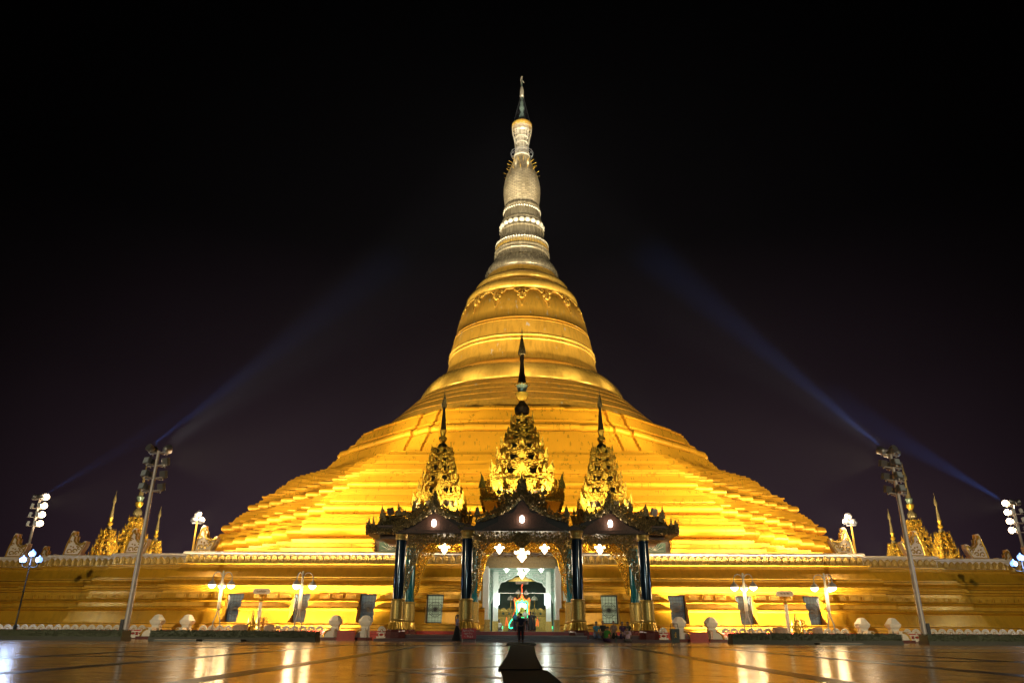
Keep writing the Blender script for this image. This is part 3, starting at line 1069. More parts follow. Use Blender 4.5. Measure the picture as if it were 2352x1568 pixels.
# ------------------------------------------------------------------ street lamps with three goosenecks
def street_lamp(X, Y, rot, label):
    t = thing('street_lamp', label, 'street lamp', (X, Y, .02), 'three-armed street lamps by the wall', rot, local=True)
    legs = MB()
    for s in (-1, 1):
        legs.tube([(s * .30, 0, 0), (s * .24, 0, 1.2), (s * .07, 0, 1.75), (s * .05, 0, 2.2)], .05, 8)
    legs.build('leg', 'pole_grey', t, smooth=60)
    MB().lathe([(.10, 2.1), (.125, 2.15), (.125, 3.75), (.085, 3.8), (.075, 4.7), (.05, 4.78)], 14).build('pole', 'white_paint', t, smooth=50)
    for k in range(3):
        a = PI / 2 + 2 * PI * k / 3 + .25
        d = Vector((math.cos(a), math.sin(a), 0))
        pts = [d * .05 + Vector((0, 0, 3.9))]
        pts += [d * (.05 + .36 - .36 * math.cos(PI * q / 10)) + Vector((0, 0, 4.25 + .42 * math.sin(PI * q / 10))) for q in range(11)]
        pts += [d * .77 + Vector((0, 0, 4.05))]
        arm = MB().tube(pts, .035, 8).build('arm', 'pole_grey', t, smooth=60)
        c = d * .77 + Vector((0, 0, 3.72))
        MB().lathe([(.30, .02), (.28, .12), (.17, .26), (.07, .34), (.06, .42)], 18, c).build('shade', 'pole_grey', t, smooth=50)
        g_ = MB().lathe([(.02, -.24), (.13, -.20), (.23, -.11), (.28, 0), (.28, .03)], 18, c)
        g_.build('lamp_bowl', 'lamp_warm', t, smooth=70)
    return t


SL = [(-22.4, 57, .10, 'outermost three-armed street lamp left of the pavilion, in front of the first dark window'),
      (-16.4, 57, .55, 'three-armed street lamp between the left sign post and the pavilion'),
      (16.4, 57, -.55, 'three-armed street lamp between the pavilion and the right sign post'),
      (22.4, 57, -1.0, 'outermost three-armed street lamp right of the pavilion, beyond the right sign post')]
for a in SL:
    street_lamp(*a)
    for k in range(3):
        q = PI / 2 + 2 * PI * k / 3 + .25 + a[2]
        lamp('POINT', 'street_lamp_light', (a[0] + .77 * math.cos(q), 57 + .77 * math.sin(q), 3.42), 95, (1, .68, .32), radius=.28)


def globe_lamp(X, Y, label):
    t = thing('lamp_post', label, 'lamp post', (X, Y, .02), 'black lamp posts with three blue-white globes', 0, local=True)
    MB().lathe([(.20, 0), (.20, .25), (.13, .3), (.12, .75), (.15, .8), (.09, .9), (.06, 1.0), (.055, 3.2), (.08, 3.25), (.05, 3.35), (.045, 5.05), (.09, 5.1), (.09, 5.2), (.04, 5.3), (.04, 5.6)], 14).build('post', 'dark_metal', t, smooth=40)
    for k, (dx, z) in enumerate(((-.62, 5.5), (.62, 5.5), (0, 5.95))):
        if dx:
            MB().tube([(0, 0, 5.0), (dx * .5, 0, 4.95), (dx * .9, 0, 5.02), (dx, 0, 5.2)], .035, 8).build('arm', 'dark_metal', t, smooth=60)
        MB().lathe([(.05, z - .32), (.12, z - .28), (.15, z - .2), (.12, z - .18)], 12, (dx, 0, 0)).build('lamp_holder', 'dark_metal', t, smooth=40)
        g_ = MB().ball((dx, 0, z), .24, 16, 10)
        g_.lathe([(.05, z + .22), (.06, z + .27), (.02, z + .33)], 8, (dx, 0, 0))
        go = g_.build('globe', 'lamp_blue', t, smooth=80)
        MB().ball((dx, -.16, z - .03), .115, 10, 7).build('bulb', 'bulb_core', go, smooth=80)


for sg, nm in ((-1, 'left'), (1, 'right')):
    globe_lamp(sg * 37.2, 57, 'black lamp post with three blue-white glass globes at the far %s' % nm)
    lamp('POINT', 'globe_light', (sg * 37.2, 56.5, 5.7), 520, (.45, .62, 1.0), radius=.5)


# ------------------------------------------------------------------ horn-shaped corner ornaments on the parapet
def horn(X, Y, sg, s, label, cat='corner ornament'):
    z0 = 6.69
    t = thing('corner_ornament', label, cat, (X, Y, z0), 'horned corner ornaments on the parapet')
    out = [(-.98, 0), (-.9, .45), (-.78, .95), (-.66, 1.45), (-.56, 1.95), (-.44, 2.14), (-.24, 2.12), (-.22, 1.72), (-.06, 1.66), (-.06, 1.30), (.12, 1.08), (.36, 1.0), (.58, 1.06), (.72, 1.22), (.92, 1.26), (.93, .95), (.78, .55), (.6, .18), (.5, 0)]
    P = [(X + sg * -x * -1 * s, z0 + z * s) for x, z in out]
    if sg > 0:
        P = [(X - x * s, z0 + z * s) for x, z in out][::-1]
    else:
        P = [(X + x * s, z0 + z * s) for x, z in out]
    MB().prism(P, Y - .28, Y + .34).build('horn_body', 'white_plaster', t)
    tr = MB()
    m_ = -1 if sg > 0 else 1
    q = lambda x, z, y=-.31: (X + m_ * x * s, Y + y, z0 + z * s)
    tr.tube([q(*p) for p in [(-.86, .1), (-.74, .9), (-.5, 1.75), (-.36, 1.98)]], .07 * s, 6)
    rim = [(-.30, 2.0), (-.3, 1.7), (-.14, 1.58), (-.13, 1.26), (.08, 1.0), (.36, .9), (.6, .96), (.78, 1.14)]
    tr.tube([q(*p) for p in rim], .085 * s, 6)
    tr.tube([q(p[0], p[1] + .06, .05) for p in rim], .16 * s, 6)
    tr.tube([q(*p) for p in [(.86, 1.1), (.7, .6), (.46, .12)]], .06 * s, 6)
    for cx, cz, r in ((-.45, .35, .24), (.05, .38, .22), (.42, .62, .2), (-.5, 1.15, .15)):
        tr.tube([q(cx + r * (1 - .07 * k) * math.cos(.55 * k), cz + r * (1 - .07 * k) * math.sin(.55 * k)) for k in range(12)], .05 * s, 5)
    for cx, cz in ((-.12, .72), (.2, .78), (-.22, .3), (-.35, .78)):
        tr.ball(q(cx, cz), .07 * s, 8, 5)
    tr.tube([q(*p) for p in [(-.9, .05), (0, .08), (.5, .06)]], .06 * s, 6)
    tr.build('gold_trim', 'ring_gold', t, smooth=60)


for sg, nm in ((-1, 'left'), (1, 'right')):
    horn(sg * 26.4, 62.75, sg, 1.0, 'brightly lit white and gold horn ornament beside the %s parapet lamp pole' % nm)
    horn(sg * 33.2, 64.7, sg, 1.0, 'white and gold horn ornament before the golden spires on the %s parapet' % nm)
    horn(sg * 39.7, 66.7, sg, 1.0, 'white and gold horn ornament on the %s parapet, outward of the golden spires' % nm)
    horn(sg * 46.2, 68.7, sg, 1.0, 'outermost white and gold horn ornament at the %s edge of the picture' % nm)
    horn(sg * 49.5, 78.5, sg, .95, 'smaller horn ornament farther back behind the %s globe lamp post' % nm)
    horn(sg * 44.2, 76.0, sg, .5, 'smallest horn ornament, a stub behind the %s parapet next to the globe lamp post' % nm)


# ------------------------------------------------------------------ hedges, balustrades, gate posts
def hedge(x0, x1, label):
    t = thing('hedge', label, 'hedge', ((x0 + x1) / 2, 49.2, UPZ), 'clipped hedges in low planters')
    L = x1 - x0
    MB().box(((x0 + x1) / 2, 49.2, UPZ + .11), (L, 1.3, .22)).build('planter', 'hedge_base', t)
    mb = MB().box(((x0 + x1) / 2, 49.2, .42), (L - .06, 1.15, .36))
    rnd = random.Random(int(x0 * 10))
    for _ in range(int(L * 210)):
        face = rnd.random()
        x = rnd.uniform(x0, x1)
        if face < .7:
            p = (x, 48.62 + rnd.uniform(-.05, .03), rnd.uniform(.25, .62))
        else:
            p = (x, rnd.uniform(48.6, 49.8), .60 + rnd.uniform(-.02, .05))
        mb.gem(p, rnd.uniform(.03, .06), rnd.uniform(.015, .03), .012, rnd.uniform(0, PI), rnd.uniform(-1, 1))
    k = x0 + .6
    while k < x1:
        mb.lathe([(.02, .58), (.03, .66), (.005, .70)], 6, (k, 48.9, 0))
        k += 1.75
    mb.build('foliage', 'leaf', t)


hedge(-60, -24.9, 'long dark green hedge at the far left, beyond the tall mast')
hedge(-23.2, -12.8, 'long dark green hedge left of the pavilion, inside the tall mast')
hedge(12.95, 23.35, 'long dark green hedge right of the pavilion, inside the tall mast')
hedge(24.9, 60, 'long dark green hedge at the far right, beyond the tall mast')


def balustrade(x0, x1, Y, label):
    t = thing('balustrade', label, 'balustrade', ((x0 + x1) / 2, Y, UPZ), 'white scalloped balustrades before the wall')
    mb = MB()
    L = x1 - x0
    n = max(1, round(L / .62))
    s = L / n
    mb.box(((x0 + x1) / 2, Y, .18), (L, .32, .2))
    mb.box(((x0 + x1) / 2, Y, .53), (L, .16, .06))
    for k in range(n):
        cx = x0 + (k + .5) * s
        for r, z in ((.26, .64), (.17, .64)):
            mb.tube([(cx + r * math.cos(PI * q / 8), Y, z + r * 1.15 * math.sin(PI * q / 8)) for q in range(9)], .055, 6)
        mb.tube([(cx + .2 * math.cos(2 * PI * q / 10), Y, .40 + .13 * math.sin(2 * PI * q / 10)) for q in range(11)], .05, 6)
        mb.ball((cx, Y, .66), .08, 8, 5)
    mb.build('scalloped_rail', 'white_paint', t, smooth=60)
    MB().box(((x0 + x1) / 2, Y - .05, .05), (L, .6, .10)).build('plinth', 'maroon_stone', t)


for a in ((-60, -27.6, 'white scalloped balustrade at the far left'), (-23.7, -14.5, 'white scalloped balustrade left of the pavilion, below the sign post'), (-10.6, -9.2, 'very short white scalloped balustrade against the left pavilion column'),
          (9.25, 10.6, 'very short white scalloped balustrade against the right pavilion column'), (14.5, 23.7, 'white scalloped balustrade right of the pavilion, below the sign post'), (27.6, 60, 'white scalloped balustrade at the far right')):
    balustrade(a[0], a[1], 57.2, a[2])


def newel(X, Y, side, label):
    t = thing('gate_post', label, 'gate post', (X, Y, UPZ), 'white domed gate posts')
    MB().box((X + side * .15, Y - .4, .11), (1.2, 2.0, .22)).build('plinth', 'maroon_stone', t)
    k_ = .80
    p = MB()
    p.lathe([(r * k_, z * k_) for r, z in [(.50, .26), (.50, .9), (.46, .95), (.46, 1.18), (.52, 1.25), (.66, 1.36), (.66, 1.42), (.72, 1.5), (.72, 1.62)]], 4, (X, Y, 0), a0=PI / 4)
    p.build('post', 'white_paint', t)
    MB().lathe([(r * k_, z * k_) for r, z in [(.70, 1.62), (.66, 1.68), (.38, 2.02), (.30, 2.09), (.05, 2.14)]], 6, (X, Y, 0)).build('cap', 'white_paint', t)
    out = []
    for k in range(9):
        a = PI / 2 * k / 8
        out.append((X + side * (.05 + .5 * math.sin(a)), .2 + .62 * math.cos(a)))
    poly = [(X + side * -.2, .2), (X + side * -.2, .82)] + out
    if side < 0:
        poly = poly[::-1]
    MB().prism(poly, Y - 1.15, Y - .42).build('scroll_wing', 'white_paint', t)
    tr = MB()
    tr.tube([(x, Y - 1.16, z - .1) for x, z in out], .07, 6)
    tr.build('gold_trim', 'ring_gold', t, smooth=60)


for X, side, lb in ((-26.7, -1, 'white domed gate post nearest the left mast'), (-24.5, -1, 'white domed gate post inside the left mast, behind the hedge'), (-13.6, -1, 'white domed gate post on the outer side of the left red panel'), (-11.4, -1, 'white domed gate post between the left red panel and the pavilion column'),
                    (11.4, 1, 'white domed gate post beside the dark litter bin'), (13.7, 1, 'white domed gate post on the outer side of the right red panel'), (24.6, 1, 'white domed gate post inside the right mast, behind the hedge'), (26.8, 1, 'white domed gate post nearest the right mast')):
    newel(X, 56.9, side, lb)
for sg, nm in ((-1, 'left'), (1, 'right')):
    mb = MB().box((sg * 12.4, 55.2, .34), (1.25, .08, .64))
    mb.box((sg * 12.4, 55.2, .05), (1.3, .35, .05))
    tag(mb.build('red_panel', 'red_base'), 'plain red panel standing between white gate posts on the %s of the pavilion' % nm, 'panel', 'red panels between gate posts')


# ------------------------------------------------------------------ sign posts with little shrines
def glyph_row(mb, x0, x1, Y, z, h, seed, t=.012):
    rnd = random.Random(seed)
    x = x0 + h / 2
    while x < x1 - h / 2:
        r = h * .36
        a0 = rnd.choice((0, .6, 1.6, 3.3, 4.4))
        n = rnd.choice((7, 9, 10))
        mb.tube([(x + r * math.cos(a0 + 2 * PI * k / 10), Y, z + r * math.sin(a0 + 2 * PI * k / 10)) for k in range(n)], t, 4)
        q = rnd.random()
        if q < .3:
            mb.tube([(x - r, Y, z - r), (x, Y, z - r * 1.6), (x + r, Y, z - r)], t, 4)
        elif q < .55:
            mb.tube([(x + r, Y, z + r), (x, Y, z + r * 1.5), (x - r, Y, z + r)], t, 4)
        x += h * rnd.choice((.82, .9, 1.25))


M['letter_dark'] = simple('letter_dark', (0.16, 0.05, 0.02), 0.5)
for sg, nm in ((-1, 'left'), (1, 'right')):
    X, Y = sg * 19.45, 57.4
    t = thing('sign_post', 'white and gold sign post with a long pale name plaque on the %s side' % nm, 'sign post', (X, Y, UPZ), 'sign posts with name plaques')
    MB().lathe([(.24, UPZ), (.24, .35), (.17, .4), (.13, .5), (.125, 2.55), (.11, 2.6)], 12, (X, Y, 0)).build('column', 'white_paint', t, smooth=40)
    cpm = MB().lathe([(.10, 2.6), (.20, 2.68), (.12, 2.8), (.10, 2.95), (.22, 3.1), (.24, 3.16)], 12, (X, Y, 0))
    for k in range(5):
        if k != 2:
            cpm.tube([(X + (k - 2) * .17, Y, 3.2), (X + (k - 2) * .19, Y - .02, 3.0)], .03, 5, .045)
    cpm.build('capital', 'ring_gold', t, smooth=40)
    pl = [(X - .60, 3.30), (X - .52, 3.19), (X + .52, 3.19), (X + .60, 3.30), (X + .60, 3.41), (X + .52, 3.52), (X - .52, 3.52), (X - .60, 3.41)]
    po = MB().prism(pl, Y - .1, Y + .1).build('plaque', 'white_plaster', t)
    rimm = MB()
    pts = [(x, Y - .11, z) for x, z in pl]
    rimm.tube(pts + pts[:1], .035, 6)
    rimm.build('plaque_rim', 'white_paint', po)
    gm = MB()
    glyph_row(gm, X - .38, X + .38, Y - .115, 3.355, .12, 5 + sg)
    gm.build('plaque_lettering', 'letter_dark', po)
    # gold guardian statue beside the post
    sx = X - sg * 0 - .32 if sg < 0 else X + .45
    stt = thing('gold_statue', 'small ornate gold guardian statue with a spired crown at the %s sign post' % nm, 'statue', (sx, Y - .35, .5), 'gold statues at the sign posts')
    mb = MB()
    mb.lathe([(.30, .45), (.33, .52), (.28, .6), (.30, .78), (.24, .85), (.17, .95), (.21, 1.1), (.23, 1.2), (.17, 1.3), (.07, 1.36), (.11, 1.45), (.12, 1.54), (.09, 1.62), (.10, 1.66), (.06, 1.76), (.07, 1.8), (.03, 1.95), (.01, 2.12)], 12, (sx, Y - .35, 0), sy=.75)
    for s in (-1, 1):
        mb.tube([(sx + s * .21, Y - .35, 1.2), (sx + s * .33, Y - .4, 1.0), (sx + s * .2, Y - .55, .95)], .06, 7, .045)
        mb.flame((sx + s * .3, Y - .35, 1.15), .14, .42, .04)
        mb.flame((sx + s * .36, Y - .35, .75), .15, .35, .04)
    mb.build('body', 'ring_gold', stt, smooth=50)
    MB().box((sx, Y - .35, .24), (.8, .7, .44)).build('pedestal', 'planter_stone', stt)
    fx = X + .42 if sg < 0 else X + .85
    ft = thing('flower_vase', 'bunch of flowers on the ledge by the %s sign post' % nm, 'flowers', (fx, Y - .3, .5), 'flower bunches at the sign posts')
    MB().lathe([(.1, .45), (.15, .6), (.09, .82), (.13, .9)], 10, (fx, Y - .3, 0)).build('vase', 'ring_gold', ft, smooth=50)
    fm = MB()
    rnd = random.Random(7)
    for _ in range(120):
        a, r, z = rnd.uniform(0, 6.28), rnd.uniform(0, .32), rnd.uniform(.85, 1.55)
        fm.gem((fx + r * math.cos(a) * (1.3 - abs(z - 1.2)), Y - .3 + r * math.sin(a), z), .06, .04, .03, rnd.uniform(0, PI), rnd.uniform(-1, 1))
    M.setdefault('flower', simple('flower', (.55, .22, .05), .5, var=.5, vscale=9))
    fm.build('blooms', 'flower', ft)
    for k, (dx, w_, c, lb) in enumerate(((-.95, 1.0, 'planter_stone', 'round stone tub left of the %s sign post'), (1.15 if sg < 0 else 1.75, .65, 'planter_stone', 'smaller round stone tub right of the %s sign post'))):
        tb_ = thing('stone_tub', lb % nm, 'planter', (X + dx, Y - .9, UPZ), 'stone tubs at the sign posts')
        MB().lathe([(w_ * .42, UPZ), (w_ * .5, .3), (w_ * .52, .95), (w_ * .55, 1.0), (w_ * .48, 1.02)], 20, (X + dx, Y - .9, 0)).build('tub', c, tb_, smooth=40)
        MB().lathe([(w_ * .47, .97), (w_ * .3, 1.03), (.02, 1.05)], 16, (X + dx, Y - .9, 0)).build('soil', 'hedge_base', tb_, smooth=40)

for x0, x1, y, lb in ((-22.2, -19.6, 47.6, 'low dark platform slab on the pavement before the left hedge, outer one'), (-19.3, -17.0, 47.9, 'low dark platform slab on the pavement before the left hedge, inner one'), (17.6, 20.2, 47.3, 'low dark platform slab on the pavement before the right hedge')):
    t = thing('platform_slab', lb, 'platform', ((x0 + x1) / 2, y, UPZ), 'low platform slabs')
    MB().box(((x0 + x1) / 2, y, UPZ + .045), (x1 - x0, .9, .09)).build('slab', 'bin_green', t)
    MB().box(((x0 + x1) / 2, y, UPZ + .1), (x1 - x0 - .1, .8, .02)).build('top_mat', 'planter_stone', t)
for sg in (-1, 1):
    for x in (15, 20):
        t = thing('ground_floodlight', '%s ground floodlight hidden behind the balustrade on the %s, lighting the wall' % ('inner' if x == 15 else 'outer', 'left' if sg < 0 else 'right'), 'floodlight', (sg * x, 58.1, UPZ), 'ground floodlights at the wall foot')
        MB().box((sg * x, 58.1, .2), (.42, .18, .34), 0, 1, R_(-30)).build('housing', 'housing', t)
        MB().box((sg * x, 58.21, .27), (.36, .03, .26), 0, 1, R_(-30)).build('lens', 'lamp_flood_dim', t)

# ------------------------------------------------------------------ entrance pavilion
Z3 = zoomer(1400, 1900, .4464)
Zc = zoomer(1880, 1640, .3188)
Zt = zoomer(1930, 1320, .2423)
Zs = zoomer(1420, 1550, .4144)
Zh = zoomer(1880, 2080, .3318)
Zi = zoomer(1920, 2240, .2296)


def W(pts, zf, Y, cx, xc=0.0, sx=1, flip=False):
    """survey outline -> (x,z) outline at depth Y, straightened about the survey line cx, placed about xc"""
    out = []
    for x, y in pts:
        p, c = zf(x, y, Y), zf(cx, y, Y)
        dx = (p.x - c.x) * (-1 if flip else 1)
        out.append((xc + dx * sx, p.z))
    return out


pv_ = thing('entrance_pavilion', 'ornate entrance pavilion with three gilded spire towers and dark blue columns', 'pavilion', (0, 56, 0))
CZ = dict(plinth=.75, flare=1.30, gold=2.72, cap0=Z3(1045, 570, 52.5).z, cap1=Z3(1045, 495, 52.5).z)


def column(X, Y, mat):
    c0, c1 = CZ['cap0'], CZ['cap1']
    sh = MB().lathe([(.40, CZ['gold'] - .05), (.39, (c0 + 2.7) / 2), (.375, c0 + .05)], 24, (X, Y, 0))
    for k in range(16):                                # fine gilt beading down the shaft
        a = 2 * PI * k / 16
    o = sh.build('column', mat, pv_, smooth=50)
    gb = MB().lathe([(.50, CZ['flare'] - .02), (.53, CZ['flare'] + .06), (.47, CZ['flare'] + .12), (.455, CZ['gold'] - .16), (.49, CZ['gold'] - .13), (.50, CZ['gold'] - .05), (.45, CZ['gold'])], 24, (X, Y, 0))
    for k in range(20):
        a = 2 * PI * k / 20
        gb.box((X + .458 * math.cos(a), Y + .458 * math.sin(a), 1.98), (.04, .07, 1.1), a)
    gb.build('gold_base', 'column_gold', o, smooth=40)
    lo = MB().lathe([(.57, CZ['plinth']), (.58, .82), (.50, 1.05), (.47, CZ['flare'])], 20, (X, Y, 0))
    for k in range(18):
        a = 2 * PI * k / 18
        lo.tube([(X + .61 * math.cos(a), Y + .61 * math.sin(a), .78), (X + .52 * math.cos(a), Y + .52 * math.sin(a), 1.05), (X + .50 * math.cos(a), Y + .50 * math.sin(a), 1.22)], .05, 6, .035)
    lo.build('lotus_base', 'ring_gold', o, smooth=50)
    MB().lathe([(.72, .18), (.72, .62), (.64, .70), (.62, .76)], 8, (X, Y, 0), a0=PI / 8).build('plinth', 'maroon_stone', o)
    MB().lathe([(.38, c0), (.44, c0 + .04), (.44, c0 + .1), (.39, c0 + .14), (.43, c0 + .25), (.45, c0 + .42), (.50, c0 + .46), (.52, c1 - .06), (.46, c1)], 24, (X, Y, 0)).build('capital', 'column_gold', o, smooth=40)


for X, Y, mt in ((-3.8, 52.5, 'blue_lacquer'), (3.8, 52.5, 'blue_lacquer'), (-8.6, 53.5, 'blue_lacquer'), (8.6, 53.5, 'blue_lacquer'), (-3.75, 58.7, 'teal_lacquer'), (3.75, 58.7, 'teal_lacquer'), (-8.6, 58.7, 'teal_lacquer'), (8.6, 58.7, 'teal_lacquer')):
    column(X, Y, mt)
EV = CZ['cap1']
# floor, steps
pb = MB().box((0, 55.7, .11), (19.6, 7.8, .17)).box((0, 56.6, .31), (18.4, 6.4, .22))
pb.build('platform', 'step_stone', pv_)
MB().box((0, 51.6, .105), (8.9, 1.5, .16)).build('step', 'step_stone', pv_)
MB().box((0, 52.2, .30), (8.5, 1.7, .22)).build('step', 'step_stone', pv_)
MB().box((0, 57.3, .535), (6.9, 7.0, .24)).build('red_step', 'red_base', pv_)
edge = MB().box((0, 51.345, .415), (8.52, .03, .02))
edge.box((0, 53.79, .66), (6.92, .03, .02))
edge.build('step_edging', 'white_plaster', pv_)

# beams and ceiling
bm = MB()
bm.box((0, 52.5, EV + .12), (7.6, .7, .24)).box((-6.2, 53.2, EV + .02), (5.2, .7, .22)).box((6.2, 53.2, EV + .02), (5.2, .7, .22))
bm.box((0, 58.7, EV + .12), (19, .6, .24))
for x in (-8.6, -3.8, 3.8, 8.6):
    bm.box((x, 56, EV + .16), (.6, 6.6, .28))
bm.build('beam', 'dark_wood', pv_)
MB().box((0, 56.4, EV + .36), (20.6, 6.6, .12)).build('ceiling', 'dark_wood', pv_)

# front gables: planked boards, roof, carved barge boards
YG = 51.7
gw = W([(100, 1512), (330, 1400), (540, 1270), (600, 1170), (640, 1135), (680, 1170), (740, 1270), (950, 1400), (1180, 1512)], Zc, YG, 640)
gmb = MB().prism(gw, YG, YG + .12)
for k in range(-16, 17):
    x = k * .1
    gmb.box((x, YG - .01, EV + .62), (.07, .03, .95))
gmb.box((0, YG - .03, EV + .12), (3.3, .08, .16))
gmb.build('gable_board', 'dark_wood', pv_)
MB().prism(W([(40, 1500), (60, 1400), (330, 1270), (520, 1160), (640, 1070), (760, 1160), (950, 1270), (1220, 1400), (1240, 1500)], Zc, YG, 640), YG + .14, 59.6).build('gable_roof', 'black_roof', pv_)
rnd = random.Random(3)
bb = MB()
for flip in (False, True):
    Pz = W([(640, 1000), (640, 1110), (560, 1195), (540, 1225), (400, 1310), (230, 1370), (60, 1415), (55, 1320), (200, 1295), (330, 1235), (430, 1150), (520, 1080), (590, 1000)], Zc, YG, 640, flip=flip)
    bb.prism(W([(640, 1060), (640, 1110), (540, 1215), (400, 1300), (230, 1355), (70, 1400), (70, 1370), (230, 1320), (400, 1260), (540, 1160)], Zc, YG, 640, flip=flip), YG - .12, YG + .1)
    filigree(bb, Pz, YG - .22, .10, 230, .05, rnd, .12)
    filigree(bb, W([(345, 1110), (365, 1005), (450, 1015), (540, 1050), (540, 1130), (430, 1190), (370, 1170)], Zc, YG, 640, flip=flip), YG - .05, .10, 230, .05, rnd, .15)
    e1 = W([(90, 1330), (350, 1040), (540, 1080), (200, 1300), (300, 1250), (440, 1060), (1210, 1330)], Zc, YG, 640, flip=flip)
    for (x, z), (ww, hh) in zip(e1, ((.36, .85), (.3, .6), (.3, .6), (.2, .42), (.22, .45), (.22, .5), (.36, .8))):
        bb.flame((x, YG - .1, z - .05), ww, hh, .07, (-.25 if not flip else .25))
filigree(bb, W([(555, 1110), (590, 900), (610, 860), (640, 870), (690, 870), (700, 940), (725, 1110), (690, 1140), (640, 1090), (600, 1140)], Zc, YG, 640), YG - .2, .10, 260, .06, rnd, .15)
for x, y, ww, hh in ((640, 1000, .5, 1.25), (600, 1000, .28, .8), (682, 1000, .28, .8)):
    (px, pz), = W([(x, y)], Zc, YG, 640)
    bb.flame((px, YG - .22, pz), ww, hh, .08)
bb.build('barge_board', 'mosaic_dark', pv_)

XS = 6.22
YS = 52.75
for sg in (-1, 1):
    fl_ = sg > 0
    S = lambda pts, Y=YS: W(pts, Z3, Y, 727, sg * XS, 1, fl_)
    sgb = MB().prism(S([(440, 515), (560, 450), (640, 395), (690, 352), (727, 335), (770, 355), (840, 395), (930, 450), (985, 515)]), YS, YS + .12)
    for k in range(-9, 10):
        sgb.box((sg * XS + k * .1, YS - .01, EV + .42), (.07, .03, .62))
    sgb.box((sg * XS, YS - .03, EV + .1), (2.1, .07, .12))
    sgb.build('gable_board', 'dark_wood', pv_)
    MB().prism(S([(380, 520), (400, 470), (560, 400), (690, 310), (727, 270), (770, 310), (880, 380), (1000, 430), (1010, 520)]), YS + .14, 59.4).build('gable_roof', 'black_roof', pv_)
    sb = MB()
    sb.prism(S([(727, 300), (640, 372), (560, 425), (440, 478), (380, 500), (380, 470), (450, 440), (560, 385), (660, 310), (727, 270)]), YS - .1, YS + .1)
    sb.prism(S([(727, 300), (800, 350), (880, 385), (960, 405), (960, 375), (880, 350), (800, 310), (727, 270)]), YS - .1, YS + .1)
    filigree(sb, S([(705, 335), (640, 388), (560, 438), (440, 488), (370, 510), (360, 440), (450, 395), (540, 325), (600, 280), (660, 255), (705, 240)]), YS - .18, .095, 250, .05, rnd, .12)
    filigree(sb, S([(735, 335), (800, 365), (880, 395), (965, 420), (965, 330), (900, 330), (830, 295), (770, 255), (720, 240)]), YS - .18, .095, 250, .05, rnd, .12)
    filigree(sb, S([(675, 270), (700, 190), (727, 130), (750, 190), (775, 280)]), YS - .15, .09, 260, .05, rnd, .12)
    # outer hipped end with upturned corners
    filigree(sb, S([(112, 395), (112, 545), (140, 520), (210, 528), (380, 525), (480, 512), (480, 450), (380, 480), (230, 480), (210, 440), (135, 432)], 53.3), 53.2, .09, 250, .05, rnd, .2)
    filigree(sb, S([(218, 450), (225, 350), (245, 275), (265, 330), (300, 365), (350, 375), (370, 310), (395, 275), (430, 305), (500, 335), (540, 365), (500, 430), (400, 450)], 53.6), 53.5, .095, 230, .05, rnd, .25)
    filigree(sb, S([(520, 330), (530, 240), (545, 215), (580, 250), (620, 270), (600, 340)], 53.6), 53.4, .095, 230, .05, rnd, .25)
    for x, y, ww, hh in ((130, 440, .3, .55), (170, 440, .2, .8), (245, 370, .34, .95), (268, 400, .25, .6), (395, 350, .4, .95), (440, 350, .3, .5), (540, 320, .3, .95), (727, 280, .4, 1.2), (690, 290, .25, .7), (765, 290, .25, .7), (600, 290, .22, .45), (930, 345, .3, .55), (1045, 350, .22, .55), (1020, 350, .2, .4), (480, 360, .22, .4), (645, 300, .2, .4), (850, 320, .2, .4)):
        (px, pz), = S([(x, y)])
        sb.flame((px, YS - .1 + (.6 if x < 500 else 0), pz), ww, hh, .07, .2 * sg)
    sb.build('barge_board', 'mosaic_dark', pv_)
    ee = S([(118, 430), (118, 535)], 53.3)
    zt_, zb_ = ee[0][1], ee[1][1]
    MB().box((sg * 9.75, 56.2, (zt_ + zb_) / 2 + .02), (2.9, 5.6, (zt_ - zb_) * .7)).build('eave_block', 'black_roof', pv_)
    MB().box((sg * 9.5, 56.2, zt_ + .35), (2.0, 4.8, .8), 0, .7).build('hip_roof', 'black_roof', pv_)
    MB().box((sg * 9.3, 56.8, EV - .18), (2.0, 5.0, .4)).build('soffit', 'brown_roof', pv_)
    # tiled link roof between the gables
    lr = MB()
    a_, b__ = S([(940, 352), (1120, 352)]), S([(940, 432), (1120, 432)])
    x0, x1 = sorted((sg * 3.6, sg * 5.1))
    zt2, zb2 = a_[0][1], b__[0][1]
    lr.add([(x0, 53.0, zb2), (x1, 53.0, zb2), (x1, 55.5, zt2 + .35), (x0, 55.5, zt2 + .35)], [(0, 1, 2, 3)])
    lr.add([(x0, 53.0, zb2 - .12), (x1, 53.0, zb2 - .12), (x1, 53.0, zb2), (x0, 53.0, zb2)], [(0, 1, 2, 3)])
    for k in range(7):
        x = x0 + .1 + k * (x1 - x0 - .2) / 6
        lr.tube([(x, 52.95, zb2 + .02), (x, 55.5, zt2 + .38)], .05, 6)
    lr.build('link_roof', 'brown_roof', pv_, smooth=50)
    lb_ = MB()
    filigree(lb_, [(x0 - .1, zb2 - .1), (x1 + .1, zb2 - .1), (x1 + .1, EV + .16), (x0 - .1, EV + .16)], 52.85, .08, 260, .04, rnd, .08)
    lb_.build('eave_fringe', 'mosaic_dark', pv_)
    # small floodlight perched on the roof corner
    fx = S([(300, 300)])[0]
    hz_ = MB().box((fx[0], 54.2, fx[1] + .05), (.45, .25, .5), .5 * sg, 1, R_(25))
    hz_.tube([(fx[0], 54.2, fx[1] - .9), (fx[0], 54.2, fx[1])], .04, 6)
    hz_.build('roof_floodlight', 'housing' if sg < 0 else 'white_paint', pv_)
